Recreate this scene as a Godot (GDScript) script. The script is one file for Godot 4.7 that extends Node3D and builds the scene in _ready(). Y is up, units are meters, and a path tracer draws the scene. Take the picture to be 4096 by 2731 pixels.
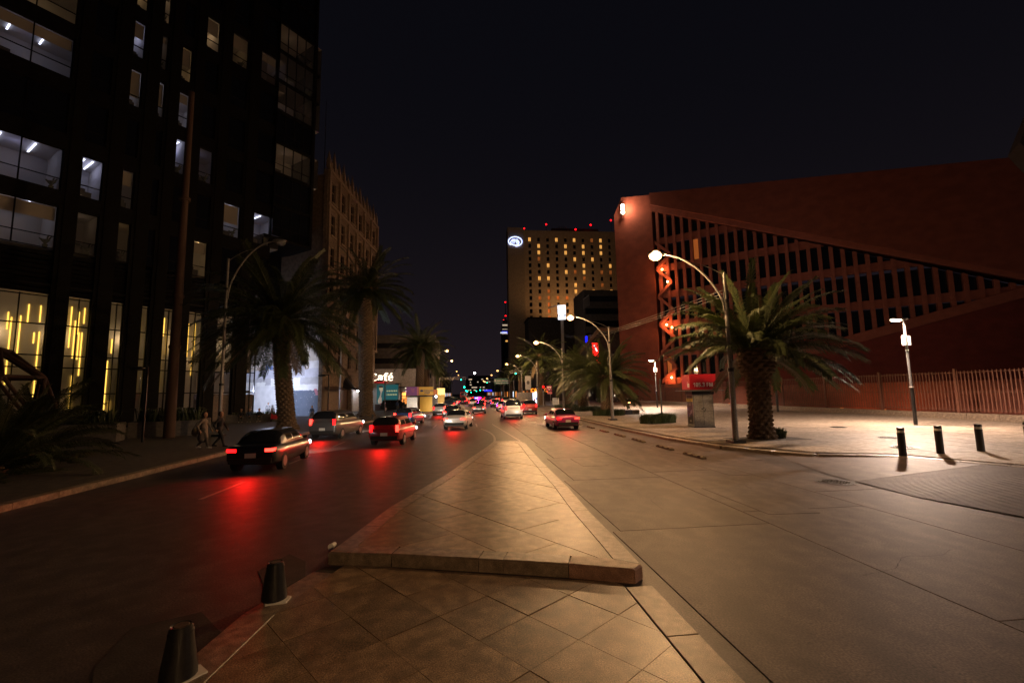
extends Node3D

var M := {}
var T := {}
var used := {}
var rng := RandomNumberGenerator.new()

# ---------------------------------------------------------------- helpers
func lin(r: float, g: float, b: float) -> Color:
	return Color(r, g, b).linear_to_srgb()

func noise_tex(sd: int, freq: float, c0: Color, c1: Color, oct := 5, kind := FastNoiseLite.TYPE_SIMPLEX_SMOOTH, size := 512, lo := 0.25, hi := 0.75) -> NoiseTexture2D:
	var n := FastNoiseLite.new()
	n.seed = sd
	n.frequency = freq
	n.noise_type = kind
	n.fractal_octaves = oct
	var t := NoiseTexture2D.new()
	t.width = size
	t.height = size
	t.seamless = true
	t.noise = n
	var g := Gradient.new()
	g.set_color(0, c0)
	g.set_color(1, c1)
	g.set_offset(0, lo)
	g.set_offset(1, hi)
	t.color_ramp = g
	return t

func plain(called: String, c: Color, rough := 0.7, metal := 0.0) -> StandardMaterial3D:
	var m := StandardMaterial3D.new()
	m.resource_name = called
	m.albedo_color = c
	m.roughness = rough
	m.metallic = metal
	M[called] = m
	return m

# surface with coarse colour patches, fine grain on top and a little relief
func rough_surface(called: String, c0: Color, c1: Color, per_metre: float, rough: float, relief := 0.3, sd := 1, freq := 0.02, grain := "grain", grain_scale := 1.7, along := 1.0) -> StandardMaterial3D:
	var m := plain(called, Color.WHITE, rough)
	m.albedo_texture = T[grain]
	m.uv1_triplanar = true
	m.uv1_world_triplanar = true
	m.uv1_scale = Vector3.ONE * grain_scale * 0.22
	m.uv2_triplanar = true
	m.uv2_world_triplanar = true
	m.uv2_scale = Vector3(per_metre, per_metre, per_metre * along)
	m.detail_enabled = true
	m.detail_blend_mode = BaseMaterial3D.BLEND_MODE_MUL
	m.detail_uv_layer = BaseMaterial3D.DETAIL_UV_2
	m.detail_albedo = noise_tex(sd, freq, c0, c1)
	if relief > 0.0:
		m.heightmap_enabled = true
		m.heightmap_texture = T["height"]
		m.heightmap_scale = relief * 0.16
	return m

func glow(called: String, c: Color, energy: float) -> StandardMaterial3D:
	var m := plain(called, c, 0.5)
	m.emission_enabled = true
	m.emission = c
	m.emission_energy_multiplier = energy
	return m

func glass(called: String, c: Color, alpha: float) -> StandardMaterial3D:
	var m := plain(called, Color(c.r, c.g, c.b, alpha), 0.04)
	m.transparency = BaseMaterial3D.TRANSPARENCY_ALPHA
	return m

func mb() -> SurfaceTool:
	var st := SurfaceTool.new()
	st.begin(Mesh.PRIMITIVE_TRIANGLES)
	return st

# corners run counter-clockwise seen from outside
func quad(st: SurfaceTool, a: Vector3, b: Vector3, c: Vector3, d: Vector3, ua := Vector2(0, 1), ub := Vector2(1, 1), uc := Vector2(1, 0), ud := Vector2(0, 0)) -> void:
	var n := (b - a).cross(c - a)
	if n.length() < 1e-9:
		n = (c - a).cross(d - a)
	n = n.normalized()
	var p := [a, c, b, a, d, c]
	var u := [ua, uc, ub, ua, ud, uc]
	for i in 6:
		st.set_normal(n)
		st.set_uv(u[i])
		st.add_vertex(p[i])

func tri(st: SurfaceTool, a: Vector3, b: Vector3, c: Vector3) -> void:
	var n := (b - a).cross(c - a).normalized()
	for p in [a, c, b]:
		st.set_normal(n)
		st.set_uv(Vector2(p.x, p.z))
		st.add_vertex(p)

func box(st: SurfaceTool, c: Vector3, s: Vector3, bs := Basis.IDENTITY) -> void:
	var x := bs.x * s.x * 0.5
	var y := bs.y * s.y * 0.5
	var z := bs.z * s.z * 0.5
	quad(st, c - x - y + z, c + x - y + z, c + x + y + z, c - x + y + z)
	quad(st, c + x - y - z, c - x - y - z, c - x + y - z, c + x + y - z)
	quad(st, c + x - y + z, c + x - y - z, c + x + y - z, c + x + y + z)
	quad(st, c - x - y - z, c - x - y + z, c - x + y + z, c - x + y - z)
	quad(st, c - x + y + z, c + x + y + z, c + x + y - z, c - x + y - z)
	quad(st, c - x - y - z, c + x - y - z, c + x - y + z, c - x - y + z)

# a box whose upper edges are chamfered
func slab(st: SurfaceTool, c: Vector3, s: Vector3, ch: float, bs := Basis.IDENTITY) -> void:
	var lo := []
	var mid := []
	var up := []
	for k in 4:
		var sx: float = [-1, 1, 1, -1][k] * 0.5
		var sz: float = [1, 1, -1, -1][k] * 0.5
		lo.append(c + bs * Vector3(sx * s.x, -s.y * 0.5, sz * s.z))
		mid.append(c + bs * Vector3(sx * s.x, s.y * 0.5 - ch, sz * s.z))
		up.append(c + bs * Vector3(sx * (s.x - 2 * ch), s.y * 0.5, sz * (s.z - 2 * ch)))
	for k in 4:
		var j := (k + 1) % 4
		quad(st, lo[k], lo[j], mid[j], mid[k])
		quad(st, mid[k], mid[j], up[j], up[k])
	quad(st, up[0], up[1], up[2], up[3])
	quad(st, lo[3], lo[2], lo[1], lo[0])

func cyl(st: SurfaceTool, p0: Vector3, p1: Vector3, r0: float, r1: float, n := 12, caps := true) -> void:
	var ax := (p1 - p0).normalized()
	var u := ax.cross(Vector3.RIGHT if absf(ax.x) < 0.8 else Vector3.UP).normalized()
	var v := ax.cross(u)
	for i in n:
		var a := TAU * i / n
		var b := TAU * (i + 1) / n
		var da := u * cos(a) + v * sin(a)
		var db := u * cos(b) + v * sin(b)
		var p := [p0 + da * r0, p1 + db * r1, p0 + db * r0, p0 + da * r0, p1 + da * r1, p1 + db * r1]
		var q := [da, db, db, da, da, db]
		for k in 6:
			st.set_normal(q[k])
			st.set_uv(Vector2(a, 0))
			st.add_vertex(p[k])
		if caps:
			tri(st, p1, p1 + da * r1, p1 + db * r1)
			tri(st, p0, p0 + db * r0, p0 + da * r0)

func tube(st: SurfaceTool, pts: Array, r: float, n := 8, r1 := -1.0) -> void:
	for i in pts.size() - 1:
		var a := r if r1 < 0 else lerpf(r, r1, float(i) / (pts.size() - 1))
		var b := r if r1 < 0 else lerpf(r, r1, float(i + 1) / (pts.size() - 1))
		cyl(st, pts[i], pts[i + 1], a, b, n, i == 0 or i == pts.size() - 2)

func ball(st: SurfaceTool, c: Vector3, s: Vector3, n := 10, m := 6) -> void:
	for j in m:
		for i in n:
			var p := []
			for q in [[i, j], [i + 1, j], [i + 1, j + 1], [i, j + 1]]:
				var a: float = TAU * q[0] / n
				var b: float = PI * q[1] / m - PI / 2
				p.append(Vector3(cos(a) * cos(b), sin(b), -sin(a) * cos(b)))
			for k in [0, 2, 1, 0, 3, 2]:
				st.set_normal((p[k] / s).normalized())
				st.set_uv(Vector2.ZERO)
				st.add_vertex(c + p[k] * s)

func lathe(st: SurfaceTool, c: Vector3, prof: Array, n := 16) -> void:
	for k in prof.size() - 1:
		cyl(st, c + Vector3(0, prof[k].y, 0), c + Vector3(0, prof[k + 1].y, 0), prof[k].x, prof[k + 1].x, n, k == prof.size() - 2)

# polygon in the plane (o, ux, uy), pushed out by th along ux x uy
func prism(st: SurfaceTool, poly: PackedVector2Array, o: Vector3, ux: Vector3, uy: Vector3, th: float) -> void:
	if poly.size() < 3:
		return
	if Geometry2D.is_polygon_clockwise(poly):
		poly = poly.duplicate()
		poly.reverse()
	var n := ux.cross(uy).normalized() * th
	var idx := Geometry2D.triangulate_polygon(poly)
	for i in range(0, idx.size(), 3):
		var q := []
		for k in 3:
			q.append(o + ux * poly[idx[i + k]].x + uy * poly[idx[i + k]].y)
		if (q[1] - q[0]).cross(q[2] - q[0]).dot(n) < 0:
			q = [q[0], q[2], q[1]]
		tri(st, q[0] + n, q[1] + n, q[2] + n)
		tri(st, q[0], q[2], q[1])
	for i in poly.size():
		var a := o + ux * poly[i].x + uy * poly[i].y
		var j := (i + 1) % poly.size()
		var b := o + ux * poly[j].x + uy * poly[j].y
		quad(st, a, b, b + n, a + n)

func numbered(called: String) -> String:
	used[called] = used.get(called, 0) + 1
	return called if used[called] == 1 else "%s_%03d" % [called, used[called] - 1]

func obj(called: String, st: SurfaceTool, m: Material, parent: Node = self) -> MeshInstance3D:
	var o := MeshInstance3D.new()
	o.name = numbered(called) if parent == self else called
	o.mesh = st.commit()
	o.material_override = m
	parent.add_child(o, true)
	return o

func inst(called: String, mesh: Mesh, m: Material, parent: Node, at := Vector3.ZERO, bs := Basis.IDENTITY) -> MeshInstance3D:
	var o := MeshInstance3D.new()
	o.name = called
	o.mesh = mesh
	o.material_override = m
	o.transform = Transform3D(bs, at)
	parent.add_child(o, true)
	return o

func tag(o: Node, label: String, category: String, group := "") -> void:
	o.set_meta("label", label)
	o.set_meta("category", category)
	if group:
		o.set_meta("group", group)

func structure(o: Node) -> Node:
	o.set_meta("kind", "structure")
	return o

func thing(called: String, label: String, category: String, at := Vector3.ZERO, turn := 0.0, group := "") -> Node3D:
	var o := Node3D.new()
	o.name = numbered(called)
	add_child(o)
	o.position = at
	o.rotation.y = turn
	tag(o, label, category, group)
	return o

func copy_of(src: Node3D, label: String, at: Vector3, turn := 0.0, scl := 1.0) -> Node3D:
	var o: Node3D = src.duplicate()
	var base := String(src.name)
	if base.length() > 4 and base.substr(base.length() - 4, 1) == "_" and base.right(3).is_valid_int():
		base = base.left(base.length() - 4)
	o.name = numbered(base)
	add_child(o)
	o.position = at
	o.rotation = Vector3(0, turn, 0)
	o.scale = Vector3.ONE * scl
	o.set_meta("label", label)
	return o

func lettering(called: String, words: String, high: float, m: Material, parent: Node, at: Vector3, bs := Basis.IDENTITY, serif := false, deep := 0.02) -> MeshInstance3D:
	var t := TextMesh.new()
	var f := SystemFont.new()
	f.font_names = PackedStringArray(["Droid Serif" if serif else "Droid Sans"])
	f.font_weight = 700
	f.font_italic = serif
	t.font = f
	t.text = words
	t.font_size = 64
	t.pixel_size = high / 46.0
	t.depth = deep
	t.curve_step = 2.0
	return inst(called, t, m, parent, at, bs)

func omni(parent: Node, at: Vector3, c: Color, e: float, size := 0.1) -> void:
	var l := OmniLight3D.new()
	l.name = "bulb_light"
	l.light_color = c
	l.light_energy = e
	l.light_size = size
	l.omni_range = 80
	l.omni_attenuation = 2.0
	l.shadow_enabled = true
	parent.add_child(l, true)
	l.position = at

func spot(parent: Node, at: Vector3, towards: Vector3, angle: float, c: Color, e: float, size := 0.15, soft := 0.6) -> void:
	var l := SpotLight3D.new()
	l.name = "beam_light"
	l.light_color = c
	l.light_energy = e
	l.light_size = size
	l.spot_angle = angle
	l.spot_angle_attenuation = soft
	l.spot_range = 90
	l.spot_attenuation = 2.0
	l.shadow_enabled = true
	parent.add_child(l, true)
	var z := -towards.normalized()
	var x := (Vector3.UP if absf(z.y) < 0.9 else Vector3.RIGHT).cross(z).normalized()
	l.transform = Transform3D(Basis(x, z.cross(x), z), at)

# ---------------------------------------------------------------- scene
const SODIUM := Color(1.0, 0.775, 0.53)
const ORDINAL := ["first", "second", "third", "fourth", "fifth", "sixth", "seventh", "eighth", "ninth", "tenth", "eleventh", "twelfth", "thirteenth", "fourteenth"]

func _ready() -> void:
	rng.seed = 7
	var cam := Camera3D.new()
	cam.name = "camera"
	add_child(cam)
	cam.transform = Transform3D(Basis(Vector3(0.99482612, -0.01823149, 0.09994299), Vector3(0.0067592, 0.99346395, 0.11394599), Vector3(-0.10136716, -0.11268091, 0.98844712)), Vector3(0, 2.65, 0))
	cam.fov = 74.36
	cam.near = 0.05
	cam.far = 3000.0
	cam.current = true
	var we := WorldEnvironment.new()
	we.name = "environment"
	var env := Environment.new()
	env.background_mode = Environment.BG_SKY
	env.tonemap_mode = Environment.TONE_MAPPER_LINEAR
	env.tonemap_exposure = 1.0
	env.sdfgi_enabled = true
	env.ssao_enabled = true
	env.ssil_enabled = true
	var sm := ProceduralSkyMaterial.new()
	sm.sky_top_color = Color8(9, 9, 14)
	sm.sky_horizon_color = Color8(34, 27, 31)
	sm.sky_curve = 0.16
	sm.ground_horizon_color = Color8(30, 24, 26)
	sm.ground_bottom_color = Color8(10, 8, 8)
	var sky := Sky.new()
	sky.sky_material = sm
	env.sky = sky
	we.environment = env
	add_child(we)

	materials()
	ground()
	island()
	plaza()
	office_tower()
	old_building()
	cafe_block()
	red_building()
	hotel()
	far_buildings()
	fence()
	palms()
	street_lamps()
	plaza_lamps()
	kiosks()
	signals_and_signs()
	bollards()
	plants()
	left_pavement()
	people()
	cars()

# fine grit, dark spots, pale scuffs and hairline cracks of worn paving, without seams
func grit_image(sd: int, spots: float, cracks: bool) -> ImageTexture:
	var w := 1024
	var layers := []
	for a in [[0.13, 3, FastNoiseLite.TYPE_SIMPLEX_SMOOTH], [0.036, 3, FastNoiseLite.TYPE_SIMPLEX_SMOOTH], [0.008, 4, FastNoiseLite.TYPE_SIMPLEX_SMOOTH], [0.006, 5, FastNoiseLite.TYPE_PERLIN]]:
		var n := FastNoiseLite.new()
		n.seed = sd + layers.size()
		n.frequency = a[0]
		n.fractal_octaves = a[1]
		n.noise_type = a[2]
		if layers.size() == 3:
			n.fractal_type = FastNoiseLite.FRACTAL_RIDGED
		var im := n.get_seamless_image(w, w)
		im.convert(Image.FORMAT_L8)
		layers.append(im.get_data())
	var out := PackedByteArray()
	out.resize(w * w)
	for i in w * w:
		var v := 0.55 + 0.45 * clampf((layers[0][i] - 50.0) / 150.0, 0, 1)
		v *= 1.0 - 0.34 * smoothstep(spots, spots + 14.0, float(layers[1][i]))
		v *= 0.86 + 0.16 * smoothstep(70.0, 190.0, float(layers[2][i]))
		if cracks and layers[3][i] > 246 and layers[2][i] > 120:
			v *= 0.55
		out[i] = int(clampf(v * 255.0, 0, 255))
	return ImageTexture.create_from_image(Image.create_from_data(w, w, false, Image.FORMAT_L8, out))

func gritty(called: String, tex: String, per_metre: float, relief: float) -> void:
	var m: StandardMaterial3D = M[called]
	m.albedo_texture = T[tex]
	m.uv1_scale = Vector3.ONE * per_metre
	m.heightmap_enabled = true
	m.heightmap_texture = T[tex]
	m.heightmap_scale = relief

func materials() -> void:
	T["grit"] = grit_image(200, 203.0, true)
	T["grit_stone"] = grit_image(300, 210.0, false)
	T["grain"] = noise_tex(11, 0.12, Color(0.74, 0.74, 0.74), Color(1, 1, 1), 4)
	T["height"] = noise_tex(12, 0.09, Color(0, 0, 0), Color(1, 1, 1), 5)
	T["speck"] = noise_tex(13, 0.3, Color(0.5, 0.5, 0.5), Color(1, 1, 1), 3, FastNoiseLite.TYPE_SIMPLEX_SMOOTH, 512, 0.2, 0.7)
	rough_surface("asphalt", lin(0.078, 0.056, 0.053), lin(0.118, 0.086, 0.081), 0.13, 0.55, 0.8, 21, 0.02, "speck", 2.2)
	rough_surface("asphalt_patch", lin(0.03, 0.025, 0.022), lin(0.05, 0.042, 0.038), 0.2, 0.7, 0.8, 22, 0.03, "speck", 2.2)
	for k in 3:
		rough_surface("concrete_%d" % k, lin(0.125 + 0.008 * k, 0.087 + 0.006 * k, 0.08 + 0.005 * k), lin(0.19 + 0.012 * k, 0.135 + 0.01 * k, 0.124 + 0.009 * k), 0.12 + 0.02 * k, 0.6, 0.6, 31 + k, 0.02, "speck", 2.4, 0.35)
	for k in 4:
		var t := 0.9 + 0.09 * k
		rough_surface("paving_%d" % k, lin(0.31 * t, 0.20 * t, 0.115 * t), lin(0.46 * t, 0.31 * t, 0.185 * t), 0.3, 0.40, 0.35, 41 + k, 0.02, "speck", 3.1)
	for k in 3:
		var t := 0.88 + 0.12 * k
		rough_surface("plaza_stone_%d" % k, lin(0.38 * t, 0.30 * t, 0.22 * t), lin(0.55 * t, 0.45 * t, 0.35 * t), 0.35, 0.62, 0.25, 51 + k, 0.02, "grain", 2.3)
	rough_surface("kerb_stone", lin(0.27, 0.20, 0.14), lin(0.42, 0.32, 0.235), 0.5, 0.42, 0.7, 61, 0.025, "speck", 3.7)
	rough_surface("kerb_pink", lin(0.36, 0.19, 0.13), lin(0.5, 0.29, 0.21), 0.5, 0.5, 0.7, 62, 0.025, "speck", 3.7)
	rough_surface("pavement_dark", lin(0.09, 0.078, 0.07), lin(0.15, 0.13, 0.115), 0.3, 0.7, 0.4, 63, 0.02, "speck", 1.3)
	rough_surface("joint_dirt", lin(0.03, 0.022, 0.017), lin(0.05, 0.038, 0.03), 0.5, 0.9, 0.0, 64)
	rough_surface("earth", lin(0.03, 0.023, 0.017), lin(0.06, 0.045, 0.03), 0.6, 0.95, 1.0, 65)
	rough_surface("ground_mat", lin(0.035, 0.03, 0.027), lin(0.06, 0.052, 0.045), 0.02, 0.9, 0.0, 66)
	rough_surface("road_paint", lin(0.30, 0.27, 0.24), lin(0.6, 0.56, 0.5), 0.7, 0.6, 0.2, 67, 0.04, "speck", 2.9)
	rough_surface("stucco_red", lin(0.22, 0.058, 0.034), lin(0.30, 0.082, 0.05), 0.06, 0.9, 0.6, 71, 0.015, "speck", 0.9)
	for k in 3:
		gritty("concrete_%d" % k, "grit", 0.21 + 0.02 * k, 0.22)
		gritty("plaza_stone_%d" % k, "grit_stone", 0.23 + 0.02 * k, 0.1)
	for k in 4:
		gritty("paving_%d" % k, "grit_stone", 0.3 + 0.03 * k, 0.16)
	for q in ["kerb_stone", "kerb_pink"]:
		gritty(q, "grit_stone", 0.5, 0.25)
	for q in ["asphalt", "asphalt_patch", "pavement_dark"]:
		gritty(q, "grit", 0.24, 0.25)
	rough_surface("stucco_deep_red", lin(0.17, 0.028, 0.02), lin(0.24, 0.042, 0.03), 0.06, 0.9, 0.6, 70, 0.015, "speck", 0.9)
	rough_surface("stucco_red_fin", lin(0.30, 0.092, 0.062), lin(0.38, 0.122, 0.082), 0.1, 0.88, 0.5, 72, 0.02, "speck", 0.9)
	rough_surface("plaster_old", lin(0.20, 0.135, 0.095), lin(0.32, 0.23, 0.165), 0.16, 0.9, 1.2, 73, 0.02, "speck", 0.8)
	rough_surface("plaster_trim", lin(0.26, 0.18, 0.125), lin(0.36, 0.26, 0.185), 0.3, 0.9, 1.0, 74, 0.02, "speck", 0.8)
	rough_surface("hotel_wall", lin(0.42, 0.32, 0.21), lin(0.52, 0.40, 0.27), 0.05, 0.85, 0.0, 75)
	rough_surface("hotel_side", lin(0.36, 0.28, 0.20), lin(0.44, 0.35, 0.25), 0.06, 0.85, 0.0, 76)
	rough_surface("dark_block", lin(0.05, 0.045, 0.043), lin(0.08, 0.072, 0.068), 0.07, 0.8, 0.0, 77)
	rough_surface("white_wall", lin(0.42, 0.37, 0.34), lin(0.56, 0.50, 0.46), 0.2, 0.85, 0.4, 78)
	rough_surface("brown_hoarding", lin(0.16, 0.10, 0.075), lin(0.24, 0.15, 0.11), 0.3, 0.45, 0.2, 79)
	rough_surface("tower_metal", lin(0.012, 0.012, 0.014), lin(0.022, 0.021, 0.023), 0.2, 0.42, 0.0, 80)
	rough_surface("tower_column", lin(0.011, 0.011, 0.011), lin(0.02, 0.019, 0.018), 0.3, 0.6, 0.3, 81)
	rough_surface("bark", lin(0.11, 0.07, 0.04), lin(0.26, 0.17, 0.098), 0.9, 0.95, 2.0, 82, 0.05, "speck", 3.0)
	rough_surface("rust", lin(0.06, 0.03, 0.02), lin(0.11, 0.055, 0.035), 0.8, 0.75, 0.4, 83, 0.04)
	rough_surface("galvanised", lin(0.26, 0.25, 0.24), lin(0.36, 0.345, 0.33), 0.8, 0.45, 0.0, 84)
	M["tower_column"].metallic_specular = 0.2
	M["tower_metal"].metallic_specular = 0.25
	M["galvanised"].metallic = 0.55
	rough_surface("pole_paint", lin(0.10, 0.10, 0.098), lin(0.16, 0.155, 0.15), 0.7, 0.5, 0.0, 85)
	rough_surface("black_paint", lin(0.008, 0.008, 0.009), lin(0.018, 0.017, 0.017), 1.1, 0.42, 0.2, 86)
	rough_surface("cast_iron", lin(0.035, 0.03, 0.026), lin(0.07, 0.06, 0.05), 1.5, 0.5, 0.5, 87)
	rough_surface("fence_paint", lin(0.13, 0.045, 0.026), lin(0.19, 0.07, 0.04), 0.7, 0.55, 0.0, 88)
	rough_surface("kiosk_grey", lin(0.24, 0.235, 0.235), lin(0.33, 0.32, 0.315), 0.6, 0.5, 0.2, 89)
	rough_surface("kiosk_steel", lin(0.42, 0.40, 0.39), lin(0.55, 0.53, 0.51), 0.5, 0.28, 0.6, 90)
	M["kiosk_steel"].metallic = 0.8
	rough_surface("planter_stone", lin(0.16, 0.145, 0.135), lin(0.24, 0.22, 0.205), 0.4, 0.8, 0.5, 91)
	rough_surface("frond_green", lin(0.028, 0.042, 0.012), lin(0.07, 0.085, 0.027), 0.5, 0.5, 0.0, 92, 0.03)
	M["frond_green"].backlight_enabled = true
	M["frond_green"].backlight = lin(0.25, 0.28, 0.1)
	rough_surface("frond_dry", lin(0.10, 0.075, 0.035), lin(0.17, 0.12, 0.06), 0.5, 0.7, 0.0, 93, 0.03)
	rough_surface("grass_green", lin(0.03, 0.05, 0.014), lin(0.06, 0.085, 0.026), 0.9, 0.6, 0.0, 94, 0.03)
	rough_surface("rubber_kerb", lin(0.16, 0.11, 0.06), lin(0.26, 0.19, 0.11), 1.2, 0.7, 0.3, 95)
	plain("room_wall", lin(0.42, 0.41, 0.42), 0.9)
	plain("room_floor", lin(0.14, 0.12, 0.11), 0.8)
	plain("blind_cloth", lin(0.42, 0.38, 0.32), 0.9)
	plain("furniture", lin(0.03, 0.028, 0.03), 0.7)
	plain("lobby_panel", lin(0.50, 0.47, 0.43), 0.55)
	plain("dark_glass", lin(0.008, 0.009, 0.012), 0.06)
	plain("car_glass", lin(0.012, 0.013, 0.016), 0.05)
	plain("hotel_glass", lin(0.01, 0.01, 0.013), 0.12)
	glass("clear_glass", lin(0.7, 0.75, 0.8), 0.10)
	plain("tyre", lin(0.015, 0.015, 0.016), 0.8)
	plain("rim", lin(0.35, 0.35, 0.36), 0.35, 0.8)
	plain("plate", lin(0.6, 0.6, 0.58), 0.5)
	plain("white_paint", lin(0.75, 0.74, 0.72), 0.5)
	plain("reflector_tape", lin(0.62, 0.60, 0.56), 0.4)
	plain("sign_red", lin(0.50, 0.012, 0.025), 0.4)
	plain("sign_purple", lin(0.22, 0.05, 0.30), 0.45)
	plain("sign_pink", lin(0.52, 0.15, 0.20), 0.45)
	plain("sign_yellow", lin(0.62, 0.38, 0.04), 0.45)
	plain("sign_orange", lin(0.70, 0.20, 0.03), 0.45)
	plain("sign_green", lin(0.008, 0.12, 0.07), 0.45)
	plain("sign_magenta", lin(0.32, 0.03, 0.14), 0.45)
	plain("navy", lin(0.02, 0.04, 0.16), 0.5)
	plain("wire", lin(0.16, 0.15, 0.14), 0.5, 0.5)
	plain("grey_cloth", lin(0.18, 0.18, 0.19), 0.9)
	glow("lamp_glow", SODIUM, 6.0)
	glow("plaza_lamp_glow", Color(1.0, 0.86, 0.72), 45.0)
	glow("far_lamp_glow", Color(1.0, 0.72, 0.42), 4.0)
	glow("wall_lamp_glow", Color(0.93, 0.96, 1.0), 40.0)
	glow("stair_lamp_glow", Color(1.0, 0.66, 0.42), 22.0)
	glow("tube_glow", Color(0.88, 0.90, 1.0), 3.0)
	glow("tube_warm_glow", Color(1.0, 0.82, 0.55), 3.0)
	glow("strip_glow", Color(1.0, 0.80, 0.34), 2.2)
	glow("up_lamp_glow", Color(1.0, 0.6, 0.3), 0.8)
	glow("hotel_lit_window", Color(1.0, 0.72, 0.36), 0.85)
	glow("hotel_dim_window", Color(0.85, 0.48, 0.22), 0.28)
	glow("far_lit_window", Color(0.95, 0.85, 0.72), 0.8)
	glow("emblem_neon_glow", Color(0.72, 0.78, 1.0), 2.6)
	glow("beacon_light_glow", Color(1.0, 0.05, 0.08), 6.0)
	glow("green_signal_glow", Color(0.05, 1.0, 0.72), 9.0)
	glow("red_signal_glow", Color(1.0, 0.05, 0.04), 5.0)
	glow("tail_glow", Color(1.0, 0.06, 0.07), 6.0)
	glow("brake_glow", Color(1.0, 0.16, 0.12), 10.0)
	glow("head_glow", Color(0.95, 0.96, 1.0), 12.0)
	glow("amber_glow", Color(1.0, 0.5, 0.1), 5.0)
	glow("police_blue_glow", Color(0.25, 0.3, 1.0), 26.0)
	glow("police_pink_glow", Color(1.0, 0.1, 0.75), 18.0)
	glow("neon_red_glow", Color(1.0, 0.10, 0.08), 4.0)
	glow("neon_white_glow", Color(1.0, 0.92, 0.82), 2.4)
	glow("neon_orange_glow", Color(1.0, 0.5, 0.08), 3.0)
	glow("sign_white_glow", Color(0.95, 0.97, 1.0), 1.8)
	glow("sign_cream_glow", Color(1.0, 0.86, 0.50), 1.2)
	glow("sign_blue_glow", Color(0.03, 0.10, 0.75), 1.0)
	glow("sign_blue_spot_glow", Color(0.10, 0.14, 1.0), 1.6)
	glow("door_lit_window", Color(1.0, 0.62, 0.28), 0.9)
	glow("shop_lit_window", Color(0.88, 0.93, 1.0), 1.6)

func flat_poly(called: String, pts: Array, top: float, deep: float, m: Material, parent: Node = self) -> MeshInstance3D:
	var poly := PackedVector2Array()
	for p in pts:
		poly.append(Vector2(p[0], -p[1]))
	var st := mb()
	prism(st, poly, Vector3(0, top - deep, 0), Vector3(1, 0, 0), Vector3(0, 0, -1), deep)
	return obj(called, st, m, parent)

# kerb stones along a line; side +1 puts their body to the right of the direction of travel
func kerb_run(parent: Node, pts: Array, width: float, high: float, length: float, m: Material, side := 1.0, edge := 0.02) -> void:
	for i in pts.size() - 1:
		var a := Vector3(pts[i][0], 0, pts[i][1])
		var b := Vector3(pts[i + 1][0], 0, pts[i + 1][1])
		var d := (b - a).normalized()
		var nrm := Vector3(-d.z, 0, d.x) * side
		var n := maxi(1, int(round((b - a).length() / length)))
		var l := (b - a).length() / n
		for k in n:
			var st := mb()
			slab(st, Vector3.ZERO, Vector3(width, high + 0.2, l - 0.012), edge)
			inst("kerb_stone", st.commit(), m, parent, a + d * (k + 0.5) * l + nrm * width * 0.5 + Vector3(0, (high + 0.2) * 0.5 - 0.2 + rng.randf_range(-0.004, 0.004), 0), Basis(Vector3(-d.z, 0, d.x), Vector3.UP, -d))

const KERB_LEFT := [[-11.4, 14], [-11.3, -5], [-11.2, -12.7], [-11.2, -25.6], [-10.9, -37], [-9.3, -45.5], [-6.6, -55], [-5.1, -62], [-4.6, -83], [-5.6, -110], [-6.0, -420]]
const KERB_RIGHT := [[10.5, -62], [10.5, -50], [10.5, -29.5], [10.8, -23], [11.4, -19.3], [12.4, -17.4], [13.2, -16.2], [15.5, -15.1], [16.2, -13.6], [17.2, -11.6], [20.0, -8.0], [30.0, 2.0]]

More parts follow.
